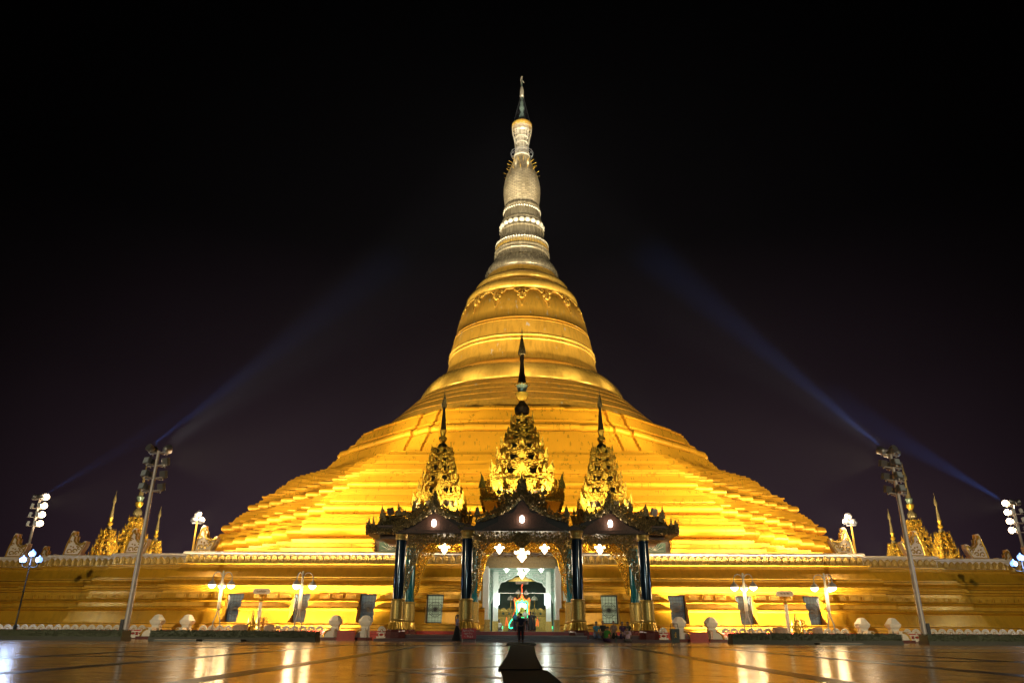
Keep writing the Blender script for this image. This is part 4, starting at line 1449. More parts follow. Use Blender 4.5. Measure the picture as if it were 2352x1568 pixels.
    # gable lamp
gl = []
for X, y_, Y in ((0, None, YG), (-XS, 1, YS), (XS, 1, YS)):
    z = Zc(632, 1370, YG).z if y_ is None else Z3(727, 430, YS).z
    MB().lathe([(.04, z - .24), (.13, z - .2), (.155, z), (.13, z + .16), (.06, z + .23)], 14, (X, Y - .2, 0)).build('gable_lamp', 'lamp_gable', pv_, smooth=70)
    lamp('POINT', 'gable_light', (X, Y - .45, z - .02), 16, (1, .78, .58), radius=.15)

# hanging carved arches
FC = [(28, 140), (640, 140), (640, 330), (560, 285), (525, 240), (440, 278), (400, 270), (340, 238), (240, 272), (200, 312), (150, 385), (125, 500), (90, 600), (60, 800), (35, 880), (22, 800), (35, 500)]
FSD = [(498, 515), (985, 515), (985, 600), (930, 600), (895, 622), (845, 600), (800, 615), (740, 600), (690, 600), (640, 642), (590, 702), (560, 800), (530, 880), (510, 1000), (470, 1080), (472, 980), (490, 800)]


def arch_pair(mb, Yc, Ys, rnd, dens, size):
    for fl_ in (False, True):
        P = W(FC, Zh, 52.3, 628, flip=fl_)
        if fl_:
            P = [(x, z) for x, z in P]
        filigree(mb, P, Yc, size, dens, .045, rnd, .07)
    for sg in (-1, 1):
        P = W(FSD, Z3, 53.3, 727, sg * XS, 1, sg > 0)
        filigree(mb, P, Ys, size, dens, .045, rnd, .07)
        o = [(p[0], p[1]) for p in P[2:16]]
        mb.tube([(x, Ys, z) for x, z in o], .035, 5)
    for fl_ in (False, True):
        P = W(FC, Zh, 52.3, 628, flip=fl_)
        mb.tube([(x, Yc, z) for x, z in P[2:15]], .04, 5)


am = MB()
arch_pair(am, 52.3, 53.3, rnd, 270, .085)
am.build('front_carved_arch', 'mosaic_dark', pv_)
am = MB()
arch_pair(am, 58.5, 58.5, rnd, 290, .085)
am.build('rear_carved_arch', 'mosaic_gold', pv_)  # same carving as the front arch, its lit look put into brighter gold
pd = MB()
filigree(pd, W([(530, 150), (530, 270), (570, 300), (600, 330), (628, 345), (655, 320), (690, 290), (725, 260), (725, 150)], Zh, 52.2, 628), 52.18, .085, 380, .05, rnd, .08)
pd.build('carved_pendant', 'mosaic_dark', pv_)


# ------------------------------------------------------------------ multi-tiered spire towers
def tower(parent, X, Y, tiers, fin, unit, rnd, gem=.105, dens=150, lit='mosaic_gold'):
    """tiers: (z_bottom, z_top, half width); fin: list of (part, material, sides, [(r,z)...])"""
    core = MB()
    for z0, z1, h in tiers:
        core.box((X, Y, (z0 + z1) / 2), (h * 1.25, h * 1.25, z1 - z0 + .02), 0, .84)
        core.box((X, Y, z0 + (z1 - z0) * .10), (h * 1.86, h * 1.86, (z1 - z0) * .12), 0, .9)
    co = core.build('spire_tower', 'black_roof', parent)  # black core: the dark of the openings put into its colour
    bands = MB()
    for z0, z1, h in tiers:
        H = z1 - z0
        bands.box((X, Y, z0 + .24 * H), (h * 1.97, h * 1.97, .16 * H), 0, .97)
        bands.box((X, Y, z0 + .06 * H), (h * 1.90, h * 1.90, .07 * H))
        bands.box((X, Y, z0 + .92 * H), (h * 1.62, h * 1.62, .13 * H), 0, .97)
    bands.build('eave_band', lit, co)
    for z0, z1, h in tiers:
        mb = MB()
        H = z1 - z0
        for f in range(4):
            fm = MB()
            P = [[(-h, z0 - .02), (h, z0 - .02), (h, z0 + .36 * H), (-h, z0 + .36 * H)],
                 [(-.30 * h, z0 + .3 * H), (.30 * h, z0 + .3 * H), (.20 * h, z0 + .8 * H), (0, z0 + 1.12 * H), (-.20 * h, z0 + .8 * H)],
                 [(-1.0 * h, z0 + .35 * H), (-.74 * h, z0 + .35 * H), (-.80 * h, z0 + .8 * H), (-.96 * h, z0 + .95 * H)],
                 [(1.0 * h, z0 + .35 * H), (.74 * h, z0 + .35 * H), (.80 * h, z0 + .8 * H), (.96 * h, z0 + .95 * H)],
                 [(-.82 * h, z0 + .78 * H), (.82 * h, z0 + .78 * H), (.78 * h, z0 + 1.02 * H), (-.78 * h, z0 + 1.02 * H)]]
            for i, q in enumerate(P):
                filigree(fm, q, -h * (1.0 if i < 4 else .84), gem, dens * (1.0 if f == 0 else .55), gem * .5, rnd, .07)
            for s in (-1, 1):
                fm.flame((s * h * .97, -h, z0 + .55 * H), .16 * h + .06, .75 * H, .05, .3 * s)
                fm.flame((s * h * .72, -h, z0 + .45 * H), .10 * h + .05, .5 * H, .04)
                fm.flame((s * h * .5, -h, z0 + .4 * H), .08 * h + .05, .3 * H, .04)
            fm.flame((0, -h - .03, z0 + .5 * H), .3 * h, .75 * H, .06)
            ca, sa = math.cos(f * PI / 2), math.sin(f * PI / 2)
            mb.add([(X + x * ca - y * sa, Y + x * sa + y * ca, z) for x, y, z in fm.v], fm.f)
        mb.build('tier', lit, co)
    for nm, mt, n, pr in fin:
        MB().lathe(pr, n, (X, Y, 0), a0=PI / n if n == 4 else 0).build(nm, mt, co, smooth=40)
    return co


def halfw(zf, px, y, Y):
    return (zf(px, y, Y) - zf(0, y, Y)).length


YT = 56.0
zc = lambda y: Zc(650, y, YT).z
hc = lambda h: h * .3188 * .57422 / 1675 * 56.3
ctiers = [(zc(1215), zc(945), hc(485)), (zc(1060), zc(925), hc(378)), (zc(925), zc(745), hc(372)), (zc(745), zc(578), hc(308)), (zc(578), zc(432), hc(258)), (zc(432), zc(338), hc(206)), (zc(338), zc(258), hc(174)), (zc(258), zc(100), hc(137))]
zt = lambda y: Zt(645, y, YT).z
ht = lambda h: h * .2423 * .57422 / 1675 * 57.5
cf = [('neck_roof', 'black_roof', 8, [(ht(60), zt(1570)), (ht(48), zt(1480)), (ht(50), zt(1395)), (ht(118), zt(1380)), (ht(128), zt(1295)), (ht(116), zt(1275)), (ht(58), zt(1200)), (ht(46), zt(1170))]),
      ('lotus_bowl', 'mosaic_gold', 12, [(ht(46), zt(1185)), (ht(98), zt(1120)), (ht(108), zt(1062)), (ht(112), zt(1045)), (ht(60), zt(1038))]),
      ('mirror_cup', 'mosaic_green', 14, [(ht(66), zt(1045)), (ht(72), zt(1000)), (ht(92), zt(935)), (ht(104), zt(910)), (ht(100), zt(890)), (ht(70), zt(884))]),
      ('spire_cone', 'black_roof', 16, [(ht(76), zt(890)), (ht(60), zt(780)), (ht(40), zt(650)), (ht(29), zt(545)), (ht(36), zt(480)), (ht(31), zt(400))]),
      ('umbrella', 'mosaic_dark', 16, [(ht(62), zt(412)), (ht(66), zt(372)), (ht(52), zt(290)), (ht(30), zt(190)), (ht(9), zt(88)), (ht(7), zt(20)), (ht(12), zt(5)), (ht(4), zt(-8)), (ht(3), zt(-45))])]
rt = random.Random(21)
tower(pv_, 0, YT, ctiers, cf, 1, rt)
cup = MB()
for k in range(14):
    a = 2 * PI * k / 14
    cup.ball((ht(112) * math.cos(a), YT + ht(112) * math.sin(a), zt(905)), .09, 7, 5)
cup.build('crown_bead', 'mosaic_gold', pv_, smooth=80)
zs = lambda y: Zs(840, y, 56.4).z
hs = lambda h: h * .4144 * .57422 / 1675 * 56.6
stiers = [(zs(1245), zs(1085), hs(232)), (zs(1085), zs(962), hs(190)), (zs(962), zs(852), hs(158)), (zs(852), zs(755), hs(128)), (zs(755), zs(678), hs(110)), (zs(678), zs(592), hs(94))]
sf = [('neck_roof', 'black_roof', 8, [(hs(22), zs(612)), (hs(16), zs(590)), (hs(48), zs(578)), (hs(46), zs(556)), (hs(18), zs(530))]),
      ('lotus_bowl', 'mosaic_gold', 12, [(hs(18), zs(535)), (hs(42), zs(505)), (hs(40), zs(482)), (hs(24), zs(468))]),
      ('mirror_cup', 'mosaic_gold', 14, [(hs(22), zs(470)), (hs(30), zs(430)), (hs(36), zs(412)), (hs(26), zs(405))]),
      ('spire_cone', 'black_roof', 16, [(hs(30), zs(408)), (hs(22), zs(330)), (hs(12), zs(215)), (hs(15), zs(190))]),
      ('umbrella', 'mosaic_dark', 16, [(hs(24), zs(190)), (hs(25), zs(160)), (hs(15), zs(105)), (hs(4), zs(62)), (hs(3), zs(20))])]
for sg in (-1, 1):
    tower(pv_, sg * 6.25, 56.4, stiers, sf, 1, rt)

# the same kind of spires rise behind the wall on the pagoda's other two sides
zmin = min(t[0] for t in ctiers)
for sg, nm in ((-1, 'left'), (1, 'right')):
    X0 = sg * 52.2
    t = thing('side_pavilion', 'three glittering gold spires of the pavilion beyond the %s wall' % nm, 'pavilion', (X0, AX, 0), 'pavilions on the far sides of the pagoda')
    MB().box((X0, AX, (zmin - 2.2) / 2), (4.4, 15, zmin - 2.2)).build('pavilion_body', 'black_roof', t)
    tower(t, X0, AX, [(a - 1.7, b - 1.7, c * .82) for a, b, c in ctiers[1:]], [(a, 'mosaic_dark' if b == 'black_roof' else b, c, [(r, z - 1.7) for r, z in d]) for a, b, c, d in cf], 1, rt, .14, 70)
    for s in (-1, 1):
        tower(t, X0, AX + s * 6.25, [(a - 1.7, b - 1.7, c * .82) for a, b, c in stiers], [(a, 'mosaic_dark' if b == 'black_roof' else b, c, [(r, z - 1.7) for r, z in d]) for a, b, c, d in sf], 1, rt, .13, 80)

# two small kiosks on the terrace whose eaves show beside the pavilion
for sg, nm in ((-1, 'left'), (1, 'right')):
    X = sg * 11.0
    t = thing('terrace_kiosk', 'brown roofed kiosk on the terrace, half hidden by the pavilion on the %s' % nm, 'kiosk', (X, 62.9, 6.3), 'kiosks on the terrace')
    MB().box((X, 62.95, 7.3), (2.6, .6, 2.2)).build('kiosk_wall', 'brown_roof', t)
    MB().box((X, 62.8, 8.55), (3.9, 1.6, .35), 0, .8).build('kiosk_roof', 'brown_roof', t)
    gm = MB().box((X + sg * .1, 62.63, 7.35), (1.6, .05, 1.3))
    go = gm.build('window', 'hall_back', t)
    gg = MB()
    for k in range(9):
        a = PI * k / 8
        gg.tube([(X, 62.58, 6.9), (X + .75 * math.cos(a), 62.58, 6.9 + .9 * math.sin(a))], .02, 4)
    gg.build('fan_grille', 'white_paint', go)
    fm = MB()
    filigree(fm, [(X + sg * 1.35 - .12, 6.8), (X + sg * 1.35 + .12, 6.8), (X + sg * 1.35 + .16, 8.3), (X + sg * 1.35 - .1, 8.3)], 62.6, .09, 200, .05, rt, .08)
    fm.build('gilt_bracket', 'mosaic_gold', t)


# ------------------------------------------------------------------ chandeliers
def chandelier(X, Y, z, s, label, mat='crystal', top=None):
    t = thing('chandelier', label, 'chandelier', (X, Y, z), 'lit crystal chandeliers')
    MB().lathe([(.03 * s, z - .52 * s), (.10 * s, z - .45 * s), (.20 * s, z - .30 * s), (.34 * s, z - .18 * s), (.30 * s, z - .05 * s), (.20 * s, z + .02 * s), (.24 * s, z + .18 * s), (.14 * s, z + .30 * s), (.16 * s, z + .42 * s), (.05 * s, z + .56 * s)], 14, (X, Y, 0)).build('crystal_body', mat, t, smooth=40)
    arms = MB()
    for k in range(8):
        a = 2 * PI * k / 8 + .2
        arms.tube([(X + .2 * s * math.cos(a), Y + .2 * s * math.sin(a), z), (X + .42 * s * math.cos(a), Y + .42 * s * math.sin(a), z - .04 * s), (X + .5 * s * math.cos(a), Y + .5 * s * math.sin(a), z + .1 * s)], .02 * s, 5)
    arms.build('arms', 'ring_gold', t, smooth=60)
    for k in range(8):
        a = 2 * PI * k / 8 + .2
        MB().ball((X + .5 * s * math.cos(a), Y + .5 * s * math.sin(a), z + .16 * s), .085 * s, 8, 6, 1.3).build('bulb', mat, t, smooth=80)
    if top:
        MB().tube([(X, Y, z + .5 * s), (X, Y, top)], .015, 5).build('chain', 'dark_metal', t)


zz = Zh(605, 415, 55.5).z
chandelier(0, 55.5, zz, 1.0, 'largest lit chandelier, hanging in the middle of the central bay', top=EV + .3)
for sg, nm in ((-1, 'left'), (1, 'right')):
    chandelier(sg * 1.67, 55.8, Zh(345, 345, 55.8).z, .66, 'lit chandelier hanging %s of the largest one in the central bay' % nm, top=EV + .3)
    chandelier(sg * 5.75, 55.8, Z3(785, 655, 55.8).z, .72, 'lit chandelier hanging in the %s side bay of the pavilion' % nm, top=EV + .3)
    lamp('POINT', 'bay_light', (sg * 5.75, 55.8, Z3(785, 655, 55.8).z - .75), 170, (1, .82, .58), radius=.3)
    lamp('POINT', 'centre_bay_light', (sg * 1.67, 55.8, Zh(345, 345, 55.8).z - .75), 90, (1, .82, .58), radius=.3)
lamp('POINT', 'centre_bay_light', (0, 55.5, zz - .95), 130, (1, .82, .58), radius=.3)
zz2 = Zh(620, 655, 64).z
chandelier(0, 64, zz2, .62, 'lit chandelier inside the shrine hall above the throne', top=5.6)
chandelier(-1.28, 63.4, Zh(445, 600, 63.4).z, .38, 'small lit lamp cluster at the left of the hall ceiling', 'crystal_far', 5.6)
chandelier(1.6, 63.4, Zh(865, 600, 63.4).z, .38, 'small lit lamp cluster at the right of the hall ceiling', 'crystal_far', 5.6)
chandelier(.42, 63.2, Zh(700, 600, 63.2).z, .36, 'small lit lamp cluster in the hall just right of centre', 'crystal_far', 5.6)
chandelier(-.2, 63.2, Zh(600, 590, 63.2).z, .36, 'small lit lamp cluster in the hall just left of centre', 'crystal_far', 5.6)
lamp('POINT', 'hall_light', (0, 63.8, zz2 - .6), 120, (.95, 1, .86), radius=.3)

# ------------------------------------------------------------------ shrine hall in the pagoda's foot
hall = thing('shrine_hall', 'bright shrine hall with a pale green carved arch inside the pagoda entrance', 'shrine hall', (0, 66, 0))
FZ = .66
MB().box((0, 67.2, FZ - .05), (6.6, 13.2, .10)).build('hall_floor', 'hall_floor', hall)
for sg in (-1, 1):
    MB().box((sg * 3.38, 67.3, 3.1), (.3, 13.0, 5.0)).build('side_wall', 'hall_white', hall)
    po = MB().box((sg * 2.86, 61.6, 3.0), (.42, 2.6, 4.9)).build('door_pilaster', 'hall_white', hall)
    q = MB().box((sg * 2.80, 60.27, 1.0), (.62, .2, .7)).box((sg * 2.80, 60.26, 1.42), (.7, .24, .16)).box((sg * 2.8, 60.26, .72), (.7, .24, .14))
    filigree(q, [(sg * 2.8 - .32, .74), (sg * 2.8 + .32, .74), (sg * 2.8 + .32, 1.5), (sg * 2.8 - .32, 1.5)], 60.14, .05, 260, .03, rt, .03)
    q.build('carved_pedestal', 'column_gold', po)
    MB().box((sg * 2.25, 65.9, 3.0), (.42, .42, 4.9)).build('inner_pillar', 'hall_white', hall)
    MB().box((sg * 2.25, 65.78, 1.05), (.5, .3, .8)).build('carved_pedestal', 'column_gold', hall)
    MB().lathe([(.07, 2.75), (.07, 3.6)], 10, (sg * 1.98, 65.6, 0)).build('fluorescent_tube', 'tube_white', hall)
    MB().lathe([(.06, 2.55), (.06, 3.3)], 10, (sg * 2.12, 65.55, 0)).build('fluorescent_tube', 'tube_white', hall)
    lamp('POINT', 'hall_tube_light', (sg * 1.9, 65.2, 3.1), 30, (.85, 1, .9), radius=.25)
MB().box((0, 67.3, 5.75), (6.9, 13.0, .12)).build('hall_ceiling', 'hall_green', hall)
MB().box((0, 73.7, 3.1), (6.9, .2, 5.2)).build('back_wall', 'hall_back', hall)
lt = MB().box((0, 60.9, 5.78), (5.9, .4, .86))
lt.box((0, 60.66, 5.42), (5.9, .1, .10)).box((0, 60.66, 5.86), (5.9, .1, .05)).box((0, 60.66, 6.16), (5.9, .1, .05))
for k in range(-32, 33):
    lt.box((k * .09, 60.67, 5.6), (.035, .08, .26))
for k in range(-6, 7):
    lt.box((k * .45, 60.67, 6.0), (.03, .06, .3))
lt.build('lintel', 'lintel_olive', hall)
op = [(250, 1345), (250, 1000), (285, 885), (300, 850), (345, 815), (355, 775), (375, 745), (420, 735), (450, 712), (500, 700), (545, 665), (628, 648), (700, 690), (740, 700), (800, 735), (870, 755), (885, 790), (920, 820), (940, 860), (970, 900), (1000, 1000), (1000, 1345)]
sc_p = W([(200, 1345), (200, 560), (1045, 560), (1045, 1345)] + op[::-1], Zh, 66.2, 624)
asn = MB().prism(sc_p, 66.1, 66.3)
aso = asn.build('carved_arch_screen', 'hall_green', hall)
fg = MB()
opw = W(op, Zh, 66.2, 624)
filigree(fg, W([(290, 860), (210, 860), (210, 640), (560, 640), (450, 705), (370, 740), (345, 810)], Zh, 66.2, 624), 66.03, .075, 190, .03, rt, .03)
filigree(fg, W([(290, 860), (210, 860), (210, 640), (560, 640), (450, 705), (370, 740), (345, 810)], Zh, 66.2, 624, flip=True), 66.03, .075, 190, .03, rt, .03)
fg.tube([(x, 66.05, z) for x, z in opw[1:-1]], .05, 6)
for z in (Zh(620, 625, 66).z, Zh(620, 600, 66).z):
    fg.box((0, 66.05, z), (5.0, .06, .05))
fg.build('carved_leaf', 'hall_white', aso)
MB().prism(W([(450, 735), (545, 690), (628, 672), (700, 700), (790, 735)], Zh, 67.5, 624), 67.4, 67.5).build('inner_valance', 'hall_gold', hall)
(xx, z0_), (_, z1_) = W([(548, 770), (548, 738)], Zh, 67.3, 624)
sgn_ = MB().box((0, 67.2, (z0_ + z1_) / 2), (abs(xx) * 2, .06, z1_ - z0_))
so = sgn_.build('hanging_sign', 'planter_stone', hall)
gm = MB()
for k in range(3):
    glyph_row(gm, -abs(xx) * .85, abs(xx) * .85, 67.16, z0_ + (k + .5) * (z1_ - z0_) / 3, .06, 31 + k, .006)
gm.build('sign_lettering', 'letter_dark', so)
MB().tube([(-2.3, 65.6, Zh(620, 876, 65.6).z), (2.3, 65.6, Zh(620, 876, 65.6).z)], .025, 6).build('tie_rod', 'white_paint', hall)
# gold railing wall behind the throne
top = []
for k in range(37):
    u = k / 36
    top.append((-2.55 + 5.1 * u, Zi(700, 862, 71).z + .16 * abs(math.sin(u * 9 * PI)) ** .7))
MB().prism([(-2.55, FZ), (2.55, FZ)] + top[::-1], 71, 71.12).build('gold_railing', 'hall_gold', hall)
rl = MB()
for k in range(9):
    x = -2.27 + k * .567
    rl.lathe([(.12, -.02), (.12, .02)], 14, (x, 70.97, Zi(700, 925, 71).z), axis=(0, 1, 0))
rl.build('railing_rosette', 'hall_back', hall)
rr_ = MB().tube([(-2.55, 70.97, Zi(700, 968, 71).z), (2.55, 70.97, Zi(700, 968, 71).z)], .035, 6)
filigree(rr_, [(-2.5, Zi(700, 968, 71).z), (2.5, Zi(700, 968, 71).z), (2.5, Zi(700, 870, 71).z), (-2.5, Zi(700, 870, 71).z)], 70.96, .06, 110, .02, rt, .02)
rr_.build('railing_trim', 'column_gold', hall)

# the illuminated throne
TY = 68.6
thr = thing('illuminated_throne', 'throne shrine outlined in green and red neon with a white halo', 'throne', (0, TY, FZ))
TX = lambda pts, fl_=False: W(pts, Zi, TY, 722, flip=fl_)
MB().prism(TX([(600, 985), (590, 700), (580, 690), (600, 650), (640, 690), (690, 660), (725, 580), (760, 660), (810, 690), (850, 640), (870, 700), (855, 985)]), TY, TY + .3).build('throne_back', 'hall_gold', thr)
b0 = TX([(480, 1240), (500, 1100), (600, 1000), (845, 1000), (940, 1100), (960, 1240)])
MB().prism(b0, TY - .5, TY + .3).build('throne_base', 'maroon_stone', thr)
sf_ = MB()
(xq, zq), = TX([(722, 880)])
zb_ = TX([(722, 990)])[0][1]
sf_.lathe([(.42, zb_), (.45, zb_ + .1), (.30, zb_ + .16), (.24, zb_ + .3), (.22, zq), (.13, zq + .1), (.07, zq + .14), (.10, zq + .2), (.11, zq + .28), (.06, zq + .36), (.02, zq + .44)], 14, (0, TY - .2, 0), sy=.7)
for s in (-1, 1):
    sf_.tube([(s * .22, TY - .2, zq - .02), (s * .30, TY - .22, zb_ + .3), (s * .08, TY - .36, zb_ + .2)], .07, 7, .05)
sf_.build('seated_figure', 'hall_gold', thr, smooth=60)
nt_ = lambda pts, r, fl_, mb, yy=-.06: mb.tube([(x, TY + yy, z) for x, z in TX(pts, fl_)], r, 6)
ng, nr = MB(), MB()
for f in (False, True):
    nt_([(622, 985), (632, 820), (620, 740), (650, 705), (690, 735), (722, 690)], .030, f, ng)
    nt_([(655, 915), (665, 820), (660, 760), (690, 720), (722, 735)], .035, f, ng)
    nt_([(585, 995), (540, 1040), (500, 1110), (500, 1170), (530, 1180), (575, 1165)], .040, f, ng, -.56)
    nt_([(600, 990), (722, 996)], .028, f, ng, -.56)
    nt_([(590, 980), (605, 830), (592, 720), (580, 690), (600, 648), (640, 690), (690, 655), (722, 570)], .018, f, nr)
    nt_([(560, 975), (575, 930), (590, 900)], .018, f, nr)
    nt_([(440, 1140), (455, 990), (470, 1080), (480, 1140)], .018, f, nr, -.5)
nt_([(722, 560), (722, 500), (712, 460), (735, 425), (722, 420)], .03, False, nr)
ng.build('green_neon', 'neon_green', thr, smooth=80)
nr.build('red_neon', 'neon_red', thr, smooth=80)
MB().lathe([(.02, -.03), (.22, -.02), (.22, .02)], 24, (0, TY - .06, TX([(722, 785)])[0][1]), axis=(0, 1, 0)).build('halo', 'neon_white', thr)
MB().lathe([(.08, -.02), (.08, .02)], 12, (0, TY - .12, TX([(722, 800)])[0][1]), axis=(0, 1, 0), sy=1.3).build('halo_centre', 'neon_violet', thr)
for s, x in ((-1, 660), (1, 785)):
    (xa, za), (xb, zb) = TX([(x, 760), (x - s * 8, 900)])
    MB().tube([(xa, TY - .08, za), (xb, TY - .08, zb)], .035, 6).build('white_tube', 'tube_white', thr)
for x, y, yb, r, lb in ((527, 630, 1010, .30, 'left'), (938, 630, 1010, .30, 'right'), (655, 525, 640, .24, 'left'), (792, 535, 660, .22, 'right')):
    p = Zi(x, y, 69.2)
    X = (Zi(x, y, 69.2) - Zi(722, y, 69.2)).x
    zt_ = p.z
    big = r > .26
    t = thing('ceremonial_umbrella', ('white ceremonial umbrella on a gold pole, %s of the throne' if big else 'small white ceremonial umbrella above the %s of the throne roof') % lb, 'umbrella', (X, 69.2, FZ), 'ceremonial umbrellas')
    MB().lathe([(r, zt_ - .30), (r * 1.02, zt_ - .22), (r * .8, zt_ - .08), (r * .45, zt_), (.03, zt_ + .04), (.015, zt_ + .14)], 16, (X, 69.2, 0)).build('canopy', 'white_paint', t, smooth=50)
    pm = MB()
    k, zq_ = 0, zt_ - .28
    zlow = FZ + .05
    prof = []
    while zq_ > zlow:
        prof.append((.05 if k % 2 else .028, zq_))
        zq_ -= .09
        k += 1
    pm.lathe(prof[::-1], 8, (X, 69.2, 0))
    pm.build('pole', 'ring_gold', t, smooth=50)
for x, lb in ((250, 'left'), (1200, 'right, nearer the throne'), (1390, 'far right')):
    X = (Zi(x, 1100, 67.5) - Zi(722, 1100, 67.5)).x
    t = thing('flower_stand', 'flower bouquet on a low stand inside the hall at the %s' % lb, 'flowers', (X, 67.5, FZ), 'flower stands in the hall')
    MB().box((X, 67.5, FZ + .3), (.36, .36, .58)).build('stand', 'column_gold', t)
    MB().lathe([(.06, FZ + .58), (.1, FZ + .68), (.06, FZ + .8)], 10, (X, 67.5, 0)).build('vase', 'white_paint', t, smooth=50)
    fm = MB()
    for _ in range(70):
        a, r, z = rt.uniform(0, 6.28), rt.uniform(0, .22), rt.uniform(FZ + .78, FZ + 1.15)
        fm.gem((X + r * math.cos(a), 67.5 + r * math.sin(a), z), .05, .03, .02, rt.uniform(0, PI), rt.uniform(-1, 1))
    fm.build('blooms', 'flower', t)
for x, lb in ((345, 'left of the throne'), (1210, 'right of the throne')):
    X = (Zi(x, 1180, 66.8) - Zi(722, 1180, 66.8)).x
    t = thing('donation_box', 'glass donation box with green lights on the hall floor, %s' % lb, 'donation box', (X, 66.8, FZ), 'donation boxes')
    MB().box((X, 66.8, FZ + .22), (.46, .3, .42)).build('case', 'hall_white', t)
    ll = MB()
    for s in (-1, 1):
        ll.ball((X + s * .2, 66.62, FZ + .36), .035, 8, 6)
        ll.ball((X + s * .2, 66.62, FZ + .26), .03, 8, 6)
    ll.build('green_light', 'neon_green', t)
lamp('POINT', 'throne_light', (0, TY - 1.0, 2.2), 5, (.2, 1, .5), radius=.3)

# notice board and litter bin
Y = 50.5
p0, p1 = Z3(1002, 1368, Y), Z3(1130, 1462, Y)
t = thing('notice_board', 'small red notice board with white lettering beside the walking woman', 'notice board', ((p0.x + p1.x) / 2, Y, UPZ))
bo = MB().box(((p0.x + p1.x) / 2, Y, (p0.z + p1.z) / 2), (p1.x - p0.x, .04, p0.z - p1.z)).build('board', 'sign_red', t)
gm = MB()
for k in range(3):
    wdt = (p1.x - p0.x) * (.44, .34, .30)[k]
    xm = (p0.x + p1.x) / 2
    glyph_row(gm, xm - wdt, xm + wdt, Y - .028, p0.z - (.22 + .28 * k) * (p0.z - p1.z), .105, 50 + k, .010)
gm.build('lettering', 'sign_white', bo)
fr_ = MB()
for x in (p0.x + .05, p1.x - .05):
    fr_.tube([(x, Y + .03, UPZ), (x, Y + .03, p0.z)], .02, 6)
    fr_.tube([(x, Y + .3, UPZ), (x, Y + .03, p0.z - .2)], .015, 6)
fr_.build('stand', 'pole_grey', t)
bx, by = 10.35, 53.4
t = thing('litter_bin', 'dark green litter bin with a wire handle by the right gate post', 'litter bin', (bx, by, UPZ))
MB().box((bx, by, .45), (.50, .5, .86), 0, 1.12).build('bin_body', 'bin_green', t)
hm = MB()
for s in (-1, 1):
    hm.tube([(bx + s * .27, by, .85), (bx + s * .22, by, 1.2)], .02, 6)
hm.tube([(bx - .24, by, 1.2), (bx + .24, by, 1.2)], .02, 6)
hm.build('handle', 'dark_metal', t)
em = MB()
em.ball((bx + .02, by - .275, .62), .045, 8, 5)
em.tube([(bx + .02, by - .27, .58), (bx, by - .265, .44), (bx - .07, by - .262, .32)], .022, 5)
em.tube([(bx, by - .265, .44), (bx + .07, by - .262, .33)], .022, 5)
em.tube([(bx + .09, by - .268, .5), (bx, by - .268, .54), (bx - .09, by - .268, .5)], .018, 5)
em.build('bin_emblem', 'yellow_paint', t)

# ------------------------------------------------------------------ people
def skin_mesh(name, joints, edges, radii, mat, parent, root=0, sub=1):
    me = bpy.data.meshes.new('tmp')
    me.from_pydata([tuple(j) for j in joints], edges, [])
    o = bpy.data.objects.new('tmp', me)
    C.objects.link(o)
    o.modifiers.new('s', 'SKIN')
    sv = me.skin_vertices[0].data
    for i, r in enumerate(radii):
        sv[i].radius = r if isinstance(r, tuple) else (r, r)
        sv[i].use_root = i == root
    s2 = o.modifiers.new('u', 'SUBSURF')
    s2.levels = s2.render_levels = sub
    dg = bpy.context.evaluated_depsgraph_get()
    dg.update()
    m2 = bpy.data.meshes.new_from_object(o.evaluated_get(dg))
    bpy.data.objects.remove(o)
    m2.name = name
    m2.materials.clear()
    m2.materials.append(mat)
    for p in m2.polygons:
        p.use_smooth = True
    r = bpy.data.objects.new(name, m2)
    C.objects.link(r)
    r.parent = parent
    return r


def cloth(name, col, var=.15):
    k = 'cloth_%s' % name
    if k not in M:
        M[k] = simple(k, col, .85, 0, var=var, vscale=8)
    return M[k]


def V3(*a):
    return Vector(a)


